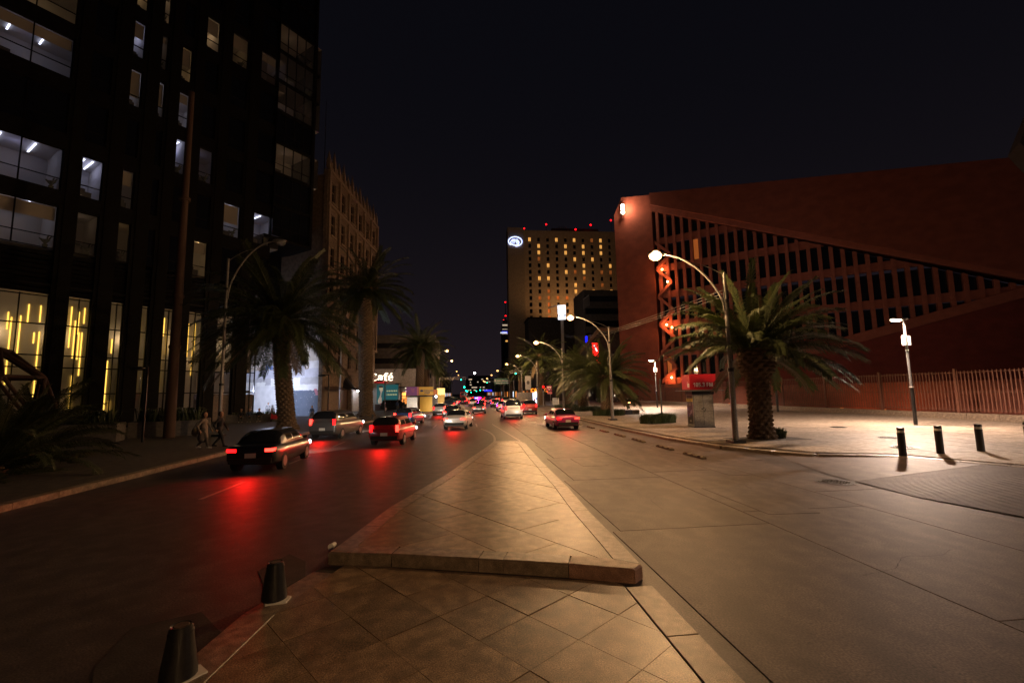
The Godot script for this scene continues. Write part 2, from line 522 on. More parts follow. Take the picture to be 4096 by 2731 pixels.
func ground() -> void:
	var st := mb()
	quad(st, Vector3(-900, -0.06, 300), Vector3(900, -0.06, 300), Vector3(900, -0.06, -1600), Vector3(-900, -0.06, -1600))
	structure(obj("ground", st, M.ground_mat))
	# carriageway: asphalt everywhere, concrete slabs on the right
	st = mb()
	quad(st, Vector3(-12.5, 0, 20), Vector3(40, 0, 20), Vector3(40, 0, -430), Vector3(-12.5, 0, -430))
	var road := structure(obj("road", st, M.asphalt))
	var lanes := [2.72, 5.9, 8.75, 10.9]
	for li in 3:
		var z := 6.0 - li * 1.3
		while z > -62:
			var l := 4.6 + 0.5 * rng.randf()
			var x0: float = lanes[li] + (clampf((-z - 6) * 0.06, 0, 0.9) if li == 0 else 0.0)
			var x1: float = lanes[li + 1]
			if li == 2 and z > -12:
				x1 = 10.6
			var s2 := mb()
			slab(s2, Vector3.ZERO, Vector3(x1 - x0 - 0.018, 0.08, l - 0.018), 0.006)
			inst("concrete_slab", s2.commit(), M["concrete_%d" % rng.randi_range(0, 2)], road, Vector3((x0 + x1) * 0.5, -0.028 + rng.randf_range(-0.002, 0.002), z - l * 0.5))
			z -= l
	# repaired strips and a puddle-shaped patch
	flat_poly("asphalt_patch", [[-2.75, -4.4], [-2.75, -5.7], [-3.3, -6.3], [-3.9, -6.0], [-3.7, -5.2], [-3.2, -4.5]], 0.012, 0.02, M.asphalt_patch, road)
	flat_poly("asphalt_patch", [[-2.3, -7.0], [-2.6, -7.9], [-3.0, -8.3], [-3.2, -7.6], [-2.8, -6.9]], 0.010, 0.02, M.asphalt_patch, road)
	# utility cuts in the concrete and cracks sealed with tar
	for a in [[6.3, -9.2, 1.1, 2.6], [4.1, -16.0, 0.9, 1.8], [8.0, -13.4, 0.7, 3.2]]:
		flat_poly("utility_cut", [[a[0], a[1]], [a[0] + a[2], a[1] + 0.06], [a[0] + a[2] + 0.03, a[1] - a[3]], [a[0] - 0.04, a[1] - a[3] - 0.05]], 0.0175, 0.01, M.concrete_2, road)
	for k in 5:
		var p := Vector3(rng.randf_range(3.4, 9.8), 0.0165, rng.randf_range(-3.5, -17.0))
		var an := rng.randf_range(-0.5, 0.5) + (PI * 0.5 if k % 2 else 0.0)
		st = mb()
		for q in rng.randi_range(12, 26):
			an += rng.randf_range(-0.45, 0.45)
			an = lerpf(an, 0.2 if k % 2 == 0 else 1.4, 0.12)
			var d := Vector3(cos(an), 0, -sin(an)) * rng.randf_range(0.09, 0.2)
			var sd := Vector3(d.z, 0, -d.x).normalized() * rng.randf_range(0.003, 0.007)
			quad(st, p + sd, p - sd, p + d - sd, p + d + sd)
			p += d
		obj("tar_crack", st, M.joint_dirt, road)
	# lane paint
	st = mb()
	for a in [[1.5, 1.75, -25.0, -33.0]]:
		for k in 14:
			var t0 := k / 14.0
			var t1 := (k + 0.97) / 14.0
			var f := func(t: float) -> Vector3: return Vector3(1.45 + 1.1 * t - 1.5 * t * t, 0.008, -24.6 - 9.5 * t)
			var p0: Vector3 = f.call(t0)
			var p1: Vector3 = f.call(t1)
			quad(st, p0 - Vector3(0.06, 0, 0), p0 + Vector3(0.06, 0, 0), p1 + Vector3(0.06, 0, 0), p1 - Vector3(0.06, 0, 0))
			var g := func(t: float) -> Vector3: return Vector3(2.9 - 0.75 * t, 0.018, -24.8 - 14.0 * t)
			p0 = g.call(t0)
			p1 = g.call(t1)
			quad(st, p0 - Vector3(0.05, 0, 0), p0 + Vector3(0.05, 0, 0), p1 + Vector3(0.05, 0, 0), p1 - Vector3(0.05, 0, 0))
	for z in range(-36, -200, -9):
		for x in [-2.6, 0.8, 4.2, 7.3]:
			quad(st, Vector3(x - 0.06, 0.02, z), Vector3(x + 0.06, 0.02, z), Vector3(x + 0.06, 0.02, z - 3.6), Vector3(x - 0.06, 0.02, z - 3.6))
	for z in range(-13, -60, -6):
		var x := lerpf(-7.0, -3.4, clampf((-z - 25) / 30.0, 0, 1))
		quad(st, Vector3(x - 0.06, 0.008, z), Vector3(x + 0.06, 0.008, z), Vector3(x + 0.06, 0.008, z - 2.4), Vector3(x - 0.06, 0.008, z - 2.4))
	obj("lane_marking", st, M.road_paint, road)
	# ribbed ramp beside the plaza corner: rises from the road to the plaza
	var outer := [Vector3(12.3, 0.02, -17.2), Vector3(11.7, 0.02, -15.8), Vector3(10.9, 0.02, -13.1), Vector3(10.6, 0.02, -10.1), Vector3(11.0, 0.02, -8.0), Vector3(12.4, 0.02, -4.6)]
	var inner := [Vector3(13.25, 0.145, -16.45), Vector3(15.55, 0.145, -15.35), Vector3(16.25, 0.145, -13.85), Vector3(17.25, 0.145, -11.85), Vector3(20.1, 0.145, -8.2), Vector3(26.0, 0.145, -2.2)]
	var at := func(row: Array, v: float) -> Vector3:
		var k := mini(row.size() - 2, int(v))
		return row[k].lerp(row[k + 1], v - k)
	st = mb()
	for k in 30:
		quad(st, at.call(outer, k / 6.0), at.call(outer, (k + 1) / 6.0), at.call(inner, (k + 1) / 6.0), at.call(inner, k / 6.0))
	var rp := obj("ramp", st, M.concrete_0)
	structure(rp)
	st = mb()
	for k in 76:
		var v := 2.4 + k * 0.034
		var p0: Vector3 = at.call(outer, v) + Vector3(0, 0.006, 0)
		var p1: Vector3 = at.call(inner, v) + Vector3(0, 0.006, 0)
		var q0: Vector3 = at.call(outer, v + 0.017) + Vector3(0, 0.006, 0)
		var q1: Vector3 = at.call(inner, v + 0.017) + Vector3(0, 0.006, 0)
		var dn := Vector3(0, -0.02, 0)
		quad(st, p0, q0, q1, p1)
		quad(st, q0, q0 + dn, q1 + dn, q1)
		quad(st, p0 + dn, p0, p1, p1 + dn)
	obj("ramp_ribs", st, M.concrete_0, rp).set_meta("kind", "stuff")
	# pavements
	var lp := [[-120, 14]]
	for p in KERB_LEFT:
		lp.append([p[0] - 0.27, p[1]])
	lp.append([-120, -420])
	var pl := flat_poly("pavement", lp, 0.15, 0.2, M.pavement_dark)
	structure(pl)
	kerb_run(pl, KERB_LEFT.slice(1, 9), 0.3, 0.17, 1.25, M.kerb_stone, -1.0)
	# the pavement on the right beyond the side street
	var pr := flat_poly("pavement", [[10.6, -80], [10.6, -420], [120, -420], [120, -108], [60, -108], [26, -80]], 0.15, 0.2, M.pavement_dark)
	structure(pr)
	# manhole covers
	for a in [[10.2, -11.9, 0.022], [20.3, -20.2, 0.175], [17.6, -16.9, 0.175], [22.8, -26.0, 0.175]]:
		var lid := thing("manhole_cover", {10.2: "round iron manhole cover in the roadway short of the ribbed ramp", 20.3: "iron manhole cover behind the middle black bollard", 17.6: "iron manhole cover in front of the plaza, left of the bollards", 22.8: "far iron manhole cover on the plaza right of the thick palm"}[a[0]], "manhole", Vector3(a[0], a[2], a[1]), 0, "manhole covers")
		st = mb()
		cyl(st, Vector3(0, -0.03, 0), Vector3(0, 0.004, 0), 0.42, 0.42, 24)
		obj("cover", st, M.cast_iron, lid)
		st = mb()
		for i in 7:
			for j in 7:
				var q := Vector3((i - 3) * 0.1, 0.008, (j - 3) * 0.1)
				if Vector2(q.x, q.z).length() < 0.36:
					box(st, q, Vector3(0.055, 0.012, 0.055))
		obj("studs", st, M.cast_iron, lid).set_meta("kind", "stuff")
		st = mb()
		for i in 24:
			var a0 := TAU * i / 24
			var a1 := TAU * (i + 1) / 24
			quad(st, Vector3(cos(a0), 0.006 / 0.5, -sin(a0)) * 0.45, Vector3(cos(a0), 0.006 / 0.5, -sin(a0)) * 0.5, Vector3(cos(a1), 0.006 / 0.5, -sin(a1)) * 0.5, Vector3(cos(a1), 0.006 / 0.5, -sin(a1)) * 0.45)
		obj("ring", st, M.cast_iron, lid)

func tiles(parent: Node, area: PackedVector2Array, top: float, pitch: float, ang: float, o: Vector2, called: String, mats: Array, deep := 0.08, gap := 0.012, most := 300, aspect := 1.0) -> void:
	var ux := Vector2(cos(ang), sin(ang))
	var uz := Vector2(-sin(ang), cos(ang))
	var made := []
	for i in range(-60, 60):
		for j in range(-60, 60):
			var c := o + ux * (i + (0.37 * j if aspect > 1.0 else 0.0)) * pitch * aspect + uz * j * pitch
			var h := pitch * 0.5 - gap * 0.5
			var hx := pitch * aspect * 0.5 - gap * 0.5
			var sq := PackedVector2Array([c - ux * hx - uz * h, c + ux * hx - uz * h, c + ux * hx + uz * h, c - ux * hx + uz * h])
			if aspect > 1.0 or Geometry2D.is_point_in_polygon(c, area) or Geometry2D.is_point_in_polygon(sq[0], area) or Geometry2D.is_point_in_polygon(sq[1], area) or Geometry2D.is_point_in_polygon(sq[2], area) or Geometry2D.is_point_in_polygon(sq[3], area):
				for cut in Geometry2D.intersect_polygons(sq, area):
					made.append([c.length(), cut])
	made.sort_custom(func(a, b): return a[0] < b[0])
	var rest := mb()
	var many := false
	for k in made.size():
		var poly := PackedVector2Array()
		for p in made[k][1]:
			poly.append(Vector2(p.x, -p.y))
		var dy := rng.randf_range(-0.003, 0.003)
		if k < most:
			var st := mb()
			prism(st, poly, Vector3(0, top - deep + dy, 0), Vector3(1, 0, 0), Vector3(0, 0, -1), deep)
			obj(called, st, mats[rng.randi_range(0, mats.size() - 1)], parent)
		else:
			many = true
			prism(rest, poly, Vector3(0, top - deep + dy, 0), Vector3(1, 0, 0), Vector3(0, 0, -1), deep)
	if many:
		obj("far_" + called + "s", rest, mats[0], parent).set_meta("kind", "stuff")

func island() -> void:
	var pav := [M.paving_0, M.paving_1, M.paving_2, M.paving_3]
	# low apron in the foreground
	var ap := flat_poly("paved_apron", [[-2.95, -0.5], [-2.8, -4.9], [-2.72, -6.0], [-2.5, -7.0], [-2.2, -7.6], [2.45, -6.2], [2.45, -0.5]], 0.02, 0.07, M.joint_dirt)
	structure(ap)
	tiles(ap, PackedVector2Array([Vector2(-2.45, -0.6), Vector2(-2.4, -4.9), Vector2(-2.3, -6.2), Vector2(-1.9, -7.55), Vector2(2.08, -6.3), Vector2(2.06, -0.6)]), 0.045, 0.745, deg_to_rad(52.0), Vector2(0.64, -5.05), "paving_slab", pav, 0.08, 0.008)
	kerb_run(ap, [[2.46, -1.2], [2.46, -6.16]], 0.36, 0.045, 1.24, M.kerb_stone, -1.0, 0.006)
	kerb_run(ap, [[-2.92, -1.2], [-2.82, -4.9], [-2.72, -6.1], [-2.3, -7.35]], 0.4, 0.045, 1.1, M.kerb_stone, 1.0, 0.006)
	# the raised island
	var oute := [[-2.2, -7.72], [-1.18, -7.48], [0.16, -7.08], [0.52, -6.97], [1.44, -6.67], [2.3, -6.34], [2.47, -6.5], [2.5, -7.6], [2.52, -9.5], [2.62, -12.0], [2.68, -16.6], [2.84, -22.1], [2.7, -23.2], [2.1, -23.65], [1.35, -23.46], [0.92, -21.3], [-0.72, -14.1], [-1.72, -10.5]]
	var poly := PackedVector2Array()
	for p in oute:
		poly.append(Vector2(p[0], p[1]))
	var inner: PackedVector2Array = Geometry2D.offset_polygon(poly, -0.34)[0]
	var bed := []
	for p in Geometry2D.offset_polygon(poly, -0.02)[0]:
		bed.append([p.x, p.y])
	var isl := flat_poly("traffic_island", bed, 0.155, 0.2, M.joint_dirt)
	structure(isl)
	var tin: PackedVector2Array = Geometry2D.offset_polygon(inner, -0.012)[0]
	tiles(isl, tin, 0.185, 0.98, deg_to_rad(57.0), Vector2(0.35, -8.4), "paving_slab", pav, 0.08, 0.01, 300, 2.6)
	# kerb stones: quads between outline and inset
	for i in oute.size():
		var a := Vector2(oute[i][0], oute[i][1])
		var b := Vector2(oute[(i + 1) % oute.size()][0], oute[(i + 1) % oute.size()][1])
		var n := maxi(1, int(round((b - a).length() / 1.35)))
		for k in n:
			var p0 := a.lerp(b, (k + 0.006) / n)
			var p1 := a.lerp(b, (k + 0.994) / n)
			var q0 := nearest_on(inner, p0)
			var q1 := nearest_on(inner, p1)
			if (q1 - q0).length() < 0.01:
				q1 = q0 + (p1 - p0).normalized() * 0.01
			var st := mb()
			var y0 := -0.05
			var y1 := 0.165
			var y2 := 0.19 + rng.randf_range(-0.004, 0.003)
			var inw0 := p0.lerp(q0, 0.07)
			var inw1 := p1.lerp(q1, 0.07)
			var v := func(p: Vector2, y: float) -> Vector3: return Vector3(p.x, y, p.y)
			var A := [v.call(p0, y0), v.call(p1, y0), v.call(p1, y1), v.call(p0, y1)]
			quad(st, A[0], A[1], A[2], A[3])
			quad(st, v.call(p0, y1), v.call(p1, y1), v.call(inw1, y2), v.call(inw0, y2))
			quad(st, v.call(inw0, y2), v.call(inw1, y2), v.call(q1, y2), v.call(q0, y2))
			quad(st, v.call(p0, y0), v.call(q0, y0), v.call(q0, y2), v.call(p0, y1))
			quad(st, v.call(q1, y0), v.call(p1, y0), v.call(p1, y1), v.call(q1, y2))
			quad(st, v.call(q0, y0), v.call(q1, y0), v.call(q1, y2), v.call(q0, y2))
			obj("kerb_stone", st, M.kerb_pink if i in [4, 5] else M.kerb_stone, isl)
	# a paper cup against the left kerb
	var cup := thing("paper_cup", "crumpled white paper cup lying against the left kerb of the island", "cup", Vector3(-2.35, 0.04, -8.45))
	var st := mb()
	cyl(st, Vector3(0, 0.02, 0.05), Vector3(0.03, 0.03, -0.07), 0.05, 0.037, 14)
	obj("cup_wall", st, M.white_paint, cup)
	st = mb()
	cyl(st, Vector3(-0.001, 0.02, 0.055), Vector3(0, 0.02, 0.048), 0.054, 0.054, 14)
	obj("rim", st, M.white_paint, cup)

func nearest_on(poly: PackedVector2Array, p: Vector2) -> Vector2:
	var best := poly[0]
	for i in poly.size():
		var q := Geometry2D.get_closest_point_to_segment(p, poly[i], poly[(i + 1) % poly.size()])
		if p.distance_to(q) < p.distance_to(best):
			best = q
	return best

func plaza() -> void:
	var pts := []
	for p in KERB_RIGHT:
		pts.append([p[0] + 0.2, p[1] + (0.0 if p[1] < -20 else -0.15)])
	pts.append([80, 2])
	pts.append([80, -108])
	pts.append([22, -108])
	pts.append([20, -72])
	pts.append([16, -62])
	var pz := flat_poly("plaza", pts, 0.12, 0.17, M.joint_dirt)
	structure(pz)
	var area := PackedVector2Array()
	for p in [[10.85, -61.5], [10.85, -29.5], [11.15, -23], [11.75, -19.5], [12.7, -17.8], [13.4, -16.6], [15.7, -15.5], [16.5, -13.9], [17.5, -12.0], [20.3, -8.5], [35.0, -8.5], [35.0, -95], [23.5, -95], [20.5, -72], [16.3, -61.5]]:
		area.append(Vector2(p[0], p[1]))
	tiles(pz, area, 0.15, 1.25, deg_to_rad(3.0), Vector2(11.3, -30.0), "stone_slab", [M.plaza_stone_0, M.plaza_stone_1, M.plaza_stone_2], 0.06, 0.014)
	kerb_run(pz, KERB_RIGHT, 0.3, 0.15, 1.3, M.kerb_stone, 1.0)
	# rubber separators of the cycle lane
	var zs := [-17.3, -19.95, -23.1, -26.0, -29.0, -32.2, -35.6, -39.2, -43.0, -47.0, -51.2]
	var r0: Node3D = null
	for k in zs.size():
		var lab: String = ORDINAL[k] + " rubber lane separator along the cycle lane, counted from the camera"
		if k == 0:
			r0 = thing("lane_separator", lab, "separator", Vector3(8.9, 0.02, zs[k]), 0, "rubber separators of the cycle lane")
			var st := mb()
			slab(st, Vector3(0, 0.05, 0), Vector3(0.2, 0.1, 1.5), 0.045)
			obj("rubber_body", st, M.rubber_kerb, r0)
			for z in [-0.5, 0.0, 0.5]:
				st = mb()
				box(st, Vector3(0, 0.075, z), Vector3(0.19, 0.055, 0.16))
				obj("reflector", st, M.rust, r0)
		else:
			copy_of(r0, lab, Vector3(8.9, 0.02, zs[k]))

# ---------------------------------------------------------------- left: office tower
const TP := Vector3(-23.82, 0.0, -54.0)
const TU := Vector3(0.609, 0, -0.793)
const TN := Vector3(0.793, 0, 0.609)

func tp(s: float, y: float, out := 0.0) -> Vector3:
	return TP + TU * s + Vector3(0, y, 0) + TN * out

func tbox(st: SurfaceTool, s0: float, s1: float, y0: float, y1: float, o0: float, o1: float) -> void:
	box(st, tp((s0 + s1) / 2, (y0 + y1) / 2, (o0 + o1) / 2), Vector3(s1 - s0, y1 - y0, o1 - o0), Basis(TU, Vector3.UP, TN))

func office_tower() -> void:
	var tw := Node3D.new()
	tw.name = "office_tower"
	add_child(tw)
	tag(tw, "tall dark office tower with black columns and a few lit windows at left", "building")
	var cols := [[-23.6, -22.3], [-17.28, -16.13], [-14.64, -13.3], [-12.34, -11.02], [-10.45, -9.24], [-8.25, -7.09], [-5.74, -4.39], [-2.61, -1.1]]
	for c in cols:
		var st := mb()
		tbox(st, c[0], c[1], 0.1, 60.0, -0.3, 0.06)
		tbox(st, c[0] + 0.3, c[1] - 0.3, 0.1, 60.0, 0.06, 0.14)
		obj("column", st, M.tower_column, tw)
	# bays between the columns; the last one is the glazed corner that hangs over the passage
	var bays := []
	for i in cols.size() - 1:
		bays.append([cols[i][1], cols[i + 1][0]])
	bays.append([-1.1, 0.9])
	bays.append([1.0, 5.95])
	# [warmth 0 blue..1 amber, brightness, blind share]
	var lit := {
		"0_3": [0.0, 0.8, 0.3], "0_1": [0.05, 1.3, 0.0], "0_0": [0.5, 1.2, 0.35], "0_4": [0.8, 0.7, 0.0], "1_1": [0.05, 1.4, 0.0], "1_0": [0.7, 0.25, 0.0],
		"2_0": [1.0, 0.35, 0.0], "2_1": [0.5, 0.5, 0.4], "2_3": [0.55, 0.8, 0.75], "2_4": [0.1, 1.6, 0.45], "2_5": [0.9, 1.1, 0.3], "3_3": [0.55, 0.8, 0.7], "3_5": [0.7, 0.8, 0.3], "3_4": [0.6, 0.5, 0.2],
		"4_2": [0.0, 1.3, 0.0], "4_3": [0.4, 0.9, 0.3], "4_4": [1.0, 0.9, 0.55], "5_2": [0.0, 0.35, 0.0], "5_5": [0.75, 1.8, 0.5], "5_0": [1.0, 0.9, 0.35],
		"6_5": [0.95, 0.6, 0.45], "6_1": [0.3, 0.7, 0.6], "7_5": [0.2, 0.4, 0.3], "7_1": [0.1, 1.9, 0.0], "8_4": [0.3, 0.55, 0.0], "8_5": [0.3, 0.6, 0.0], "8_6": [0.8, 0.18, 0.0], "8_2": [0.6, 0.2, 0.0],
	}
	for b in bays.size():
		var s0: float = bays[b][0]
		var s1: float = bays[b][1]
		for k in 9:
			var sill := 15.3 + 5.13 * k
			var head := sill + 3.75
			if b == 8:
				sill = 18.0 + 4.05 * (k + 1)
				head = sill + 3.75
			var top := sill + (5.13 if b < 8 else 4.05)
			var st := mb()
			tbox(st, s0 + 0.003, s1 - 0.003, head, top, -0.3, 0.05)
			obj("spandrel", st, M.tower_metal, tw)
			var win := Node3D.new()
			win.name = "window"
			tw.add_child(win, true)
			var key := "%d_%d" % [b, k]
			var panes := 1
			if s1 - s0 > 2.5:
				panes = 4 if b == 8 else 2
			st = mb()
			for q in panes + 1:
				var x := lerpf(s0 + 0.05, s1 - 0.05, float(q) / panes)
				tbox(st, x - 0.045, x + 0.045, sill, head, -0.2, -0.1)
			tbox(st, s0 + 0.1, s1 - 0.1, sill, sill + 0.08, -0.2, -0.1)
			tbox(st, s0 + 0.1, s1 - 0.1, head - 0.08, head, -0.2, -0.1)
			tbox(st, s0 + 0.1, s1 - 0.1, sill + 1.05, sill + 1.12, -0.19, -0.11)
			obj("frame", st, M.tower_metal, win)
			st = mb()
			quad(st, tp(s0 + 0.05, sill, -0.15), tp(s1 - 0.05, sill, -0.15), tp(s1 - 0.05, head, -0.15), tp(s0 + 0.05, head, -0.15))
			if not lit.has(key):
				obj("pane", st, M.dark_glass, win)
				continue
			obj("pane", st, M.clear_glass, win)
			var inf: Array = lit[key]
			# the room behind
			st = mb()
			var d := -4.5
			var wide := 1.2
			quad(st, tp(s0 - wide, sill, d), tp(s1 + wide, sill, d), tp(s1 + wide, head + 0.3, d), tp(s0 - wide, head + 0.3, d))
			quad(st, tp(s0 - wide, head + 0.3, d), tp(s1 + wide, head + 0.3, d), tp(s1 + wide, head + 0.3, -0.32), tp(s0 - wide, head + 0.3, -0.32))
			quad(st, tp(s0 - wide, sill, -0.32), tp(s0 - wide, sill, d), tp(s0 - wide, head + 0.3, d), tp(s0 - wide, head + 0.3, -0.32))
			quad(st, tp(s1 + wide, sill, d), tp(s1 + wide, sill, -0.32), tp(s1 + wide, head + 0.3, -0.32), tp(s1 + wide, head + 0.3, d))
			quad(st, tp(s0 - wide, sill, -0.32), tp(s1 + wide, sill, -0.32), tp(s1 + wide, sill, d), tp(s0 - wide, sill, d))
			obj("room", st, M.room_wall, win)
			var warm: float = inf[0]
			var c := Color(0.74, 0.76, 1.0).lerp(Color(1.0, 0.78, 0.46), warm)
			omni(win, tp((s0 + s1) / 2, head - 0.35, -2.2), c, 0.17 * inf[1], 0.3)
			if inf[1] > 0.65:
				for q in 2:
					st = mb()
					var x := lerpf(s0, s1, 0.3 + 0.4 * q)
					tbox(st, x - 0.06, x + 0.06, head + 0.15, head + 0.2, -3.6, -1.2)
					obj("tube_light", st, M.tube_warm_glow if warm > 0.6 else M.tube_glow, win)
			if inf[2] > 0.0:
				st = mb()
				tbox(st, s0 + 0.1, s1 - 0.1, head - 3.6 * inf[2], head - 0.1, -0.4, -0.38)
				obj("blind", st, M.blind_cloth, win)
			st = mb()
			tbox(st, s0 + 0.2, s0 + 0.2 + minf(1.3, (s1 - s0) * 0.6), sill + 0.02, sill + 0.9, -1.8, -1.1)
			tbox(st, s0 + 0.4, s0 + 0.75, sill + 0.9, sill + 1.3, -1.6, -1.5)
			obj("desk", st, M.furniture, win)
			if rng.randf() < 0.5:
				st = mb()
				var p0 := tp(s1 - 0.45, sill + 0.05, -0.75)
				lathe(st, p0, [Vector2(0.14, 0), Vector2(0.19, 0.4)], 10)
				for q in 16:
					var a := q * 2.4
					var tip := p0 + Vector3(cos(a) * 0.42, 0.75 + 0.5 * fmod(q * 0.37, 1.0), sin(a) * 0.42)
					var mid := p0.lerp(tip, 0.6) + Vector3(0, 0.25, 0)
					var w := Vector3(-sin(a), 0, cos(a)) * 0.07
					quad(st, p0 + Vector3(0, 0.35, 0), mid + w, tip, mid - w)
				obj("potted_plant", st, M.grass_green, win)
	# dark core behind the facade, corner pier, soffit of the overhang
	var core := mb()
	tbox(core, -60.0, 6.1, 12.3, 60.0, -9.0, -6.0)
	tbox(core, 5.95, 6.3, 21.9, 60.0, -6.0, 0.1)
	tbox(core, 0.92, 0.99, 21.9, 60.0, -0.5, 0.3)
	tbox(core, 0.1, 6.3, 21.5, 21.9, -6.0, 0.1)
	tbox(core, -60.0, 0.1, 12.15, 12.3, -6.0, 0.0)
	tbox(core, -60.0, -23.6, 0.1, 60.0, -6.0, 0.1)
	tbox(core, -0.02, 0.1, 12.3, 21.5, -6.0, 0.0)
	obj("core", core, M.tower_metal, tw)
	# louvred plant floor over the lobby
	for b in 8:
		for k in 9:
			var st := mb()
			var y := 11.75 + k * 0.39
			box(st, tp((bays[b][0] + bays[b][1]) / 2, y, -0.2), Vector3(bays[b][1] - bays[b][0] - 0.01, 0.3, 0.06), Basis(TU, Vector3.UP, TN) * Basis(Vector3.RIGHT, 0.5))
			obj("louvre", st, M.tower_metal, tw)
	# lobby
	var lob := Node3D.new()
	lob.name = "lobby_glazing"
	tw.add_child(lob)
	var st := mb()
	tbox(st, -26.0, -5.7, 0.15, 11.4, -1.3, -1.2)
	tbox(st, -5.7, 0.0, 5.4, 11.4, -1.3, -1.2)
	obj("wall_panel", st, M.lobby_panel, lob)
	st = mb()
	tbox(st, -5.7, 0.0, 0.15, 3.0, -0.36, -0.3)
	obj("brown_panel", st, M.brown_hoarding, lob)
	st = mb()
	tbox(st, -5.7, 0.0, 3.05, 5.4, -2.6, -2.5)
	tbox(st, -26.0, 0.0, 11.4, 11.5, -3.0, -0.3)
	obj("back_wall", st, M.lobby_panel, lob)
	for b in 8:
		var s0: float = bays[b][0]
		var s1: float = bays[b][1] if b < 7 else -0.02
		var n := 3 if s1 - s0 > 2.5 else (2 if s1 - s0 > 0.9 else 1)
		st = mb()
		for q in n + 1:
			var x := lerpf(s0 + 0.04, s1 - 0.04, float(q) / n)
			tbox(st, x - 0.035, x + 0.035, 0.15, 11.4, -0.35, -0.2)
		obj("mullion", st, M.tower_metal, lob)
		for y in [3.2, 5.4, 6.4, 8.95, 11.3]:
			st = mb()
			tbox(st, s0 + 0.08, s1 - 0.08, y - 0.05, y + 0.05, -0.34, -0.21)
			obj("transom", st, M.tower_metal, lob)
		for q in n:
			for r in 5:
				var ys := [0.15, 3.2, 5.4, 6.4, 8.95, 11.3]
				var x0 := lerpf(s0, s1, float(q) / n) + 0.05
				var x1 := lerpf(s0, s1, float(q + 1) / n) - 0.05
				st = mb()
				quad(st, tp(x0, ys[r], -0.27), tp(x1, ys[r], -0.27), tp(x1, ys[r + 1], -0.27), tp(x0, ys[r + 1], -0.27))
				obj("pane", st, M.clear_glass, lob)
	# glowing strips in front of the lobby wall: [s, y0, y1]
	var strips := [[-20.2, 7.5, 9.6], [-19.9, 5.2, 7.4], [-19.3, 8.4, 9.8], [-19.1, 4.0, 9.4], [-18.6, 6.2, 9.6], [-18.2, 9.0, 10.6], [-17.75, 7.4, 8.3], [-17.5, 9.2, 10.6], [-17.45, 3.0, 8.4],
		[-15.95, 8.6, 10.7], [-16.0, 5.0, 8.8], [-15.6, 7.2, 10.8], [-15.3, 6.3, 9.6], [-15.1, 8.4, 10.4], [-15.0, 6.2, 8.6], [-14.75, 9.4, 10.8], [-14.8, 4.8, 8.6], [-15.2, 1.0, 4.8],
		[-13.15, 8.8, 10.6], [-13.2, 6.6, 8.8], [-12.7, 6.9, 8.2], [-12.9, 0.6, 6.2], [-13.2, 3.2, 4.8], [-12.55, 1.6, 2.6],
		[-10.75, 8.6, 10.7], [-10.8, 3.2, 8.6], [-8.75, 8.9, 10.7], [-8.85, 6.6, 9.0], [-8.9, 3.3, 6.6], [-8.4, 7.0, 9.4], [-6.6, 6.9, 10.4], [-6.0, 7.6, 10.5], [-6.1, 5.0, 7.6], [-4.2, 6.0, 9.2], [-3.2, 6.2, 9.6]]
	for a in strips:
		st = mb()
		tbox(st, a[0] - 0.035, a[0] + 0.035, a[1], a[2], -1.16, -1.12)
		obj("strip_light", st, M.strip_glow, lob)
	omni(lob, tp(-16.5, 8.2, -0.62), Color(1.0, 0.84, 0.62), 1.19, 0.3)
	omni(lob, tp(-12.0, 8.2, -0.62), Color(1.0, 0.84, 0.62), 1.12, 0.3)
	omni(lob, tp(-20.0, 8.2, -0.62), Color(1.0, 0.84, 0.62), 1.19, 0.3)
	omni(lob, tp(-7.5, 8.2, -0.62), Color(1.0, 0.84, 0.62), 1.19, 0.3)
	omni(lob, tp(-3.5, 8.2, -0.62), Color(1.0, 0.86, 0.68), 1.19, 0.3)
	# flood lamp on the back of the last column, it washes the painted side wall
	var fl := thing("flood_lamp", "small white flood lamp on the last tower column lighting the painted wall", "lamp")
	st = mb()
	tbox(st, -0.85, -0.55, 3.2, 3.42, -0.5, -0.2)
	obj("housing", st, M.black_paint, fl)
	st = mb()
	tbox(st, -0.549, -0.53, 3.22, 3.40, -0.48, -0.22)
	obj("lamp_lens", st, M.wall_lamp_glow, fl)
	spot(fl, tp(-0.45, 3.3, -0.35), Vector3(0.45, 0.0, -0.9), 78.0, Color(0.86, 0.90, 1.0), 130.0, 0.1)

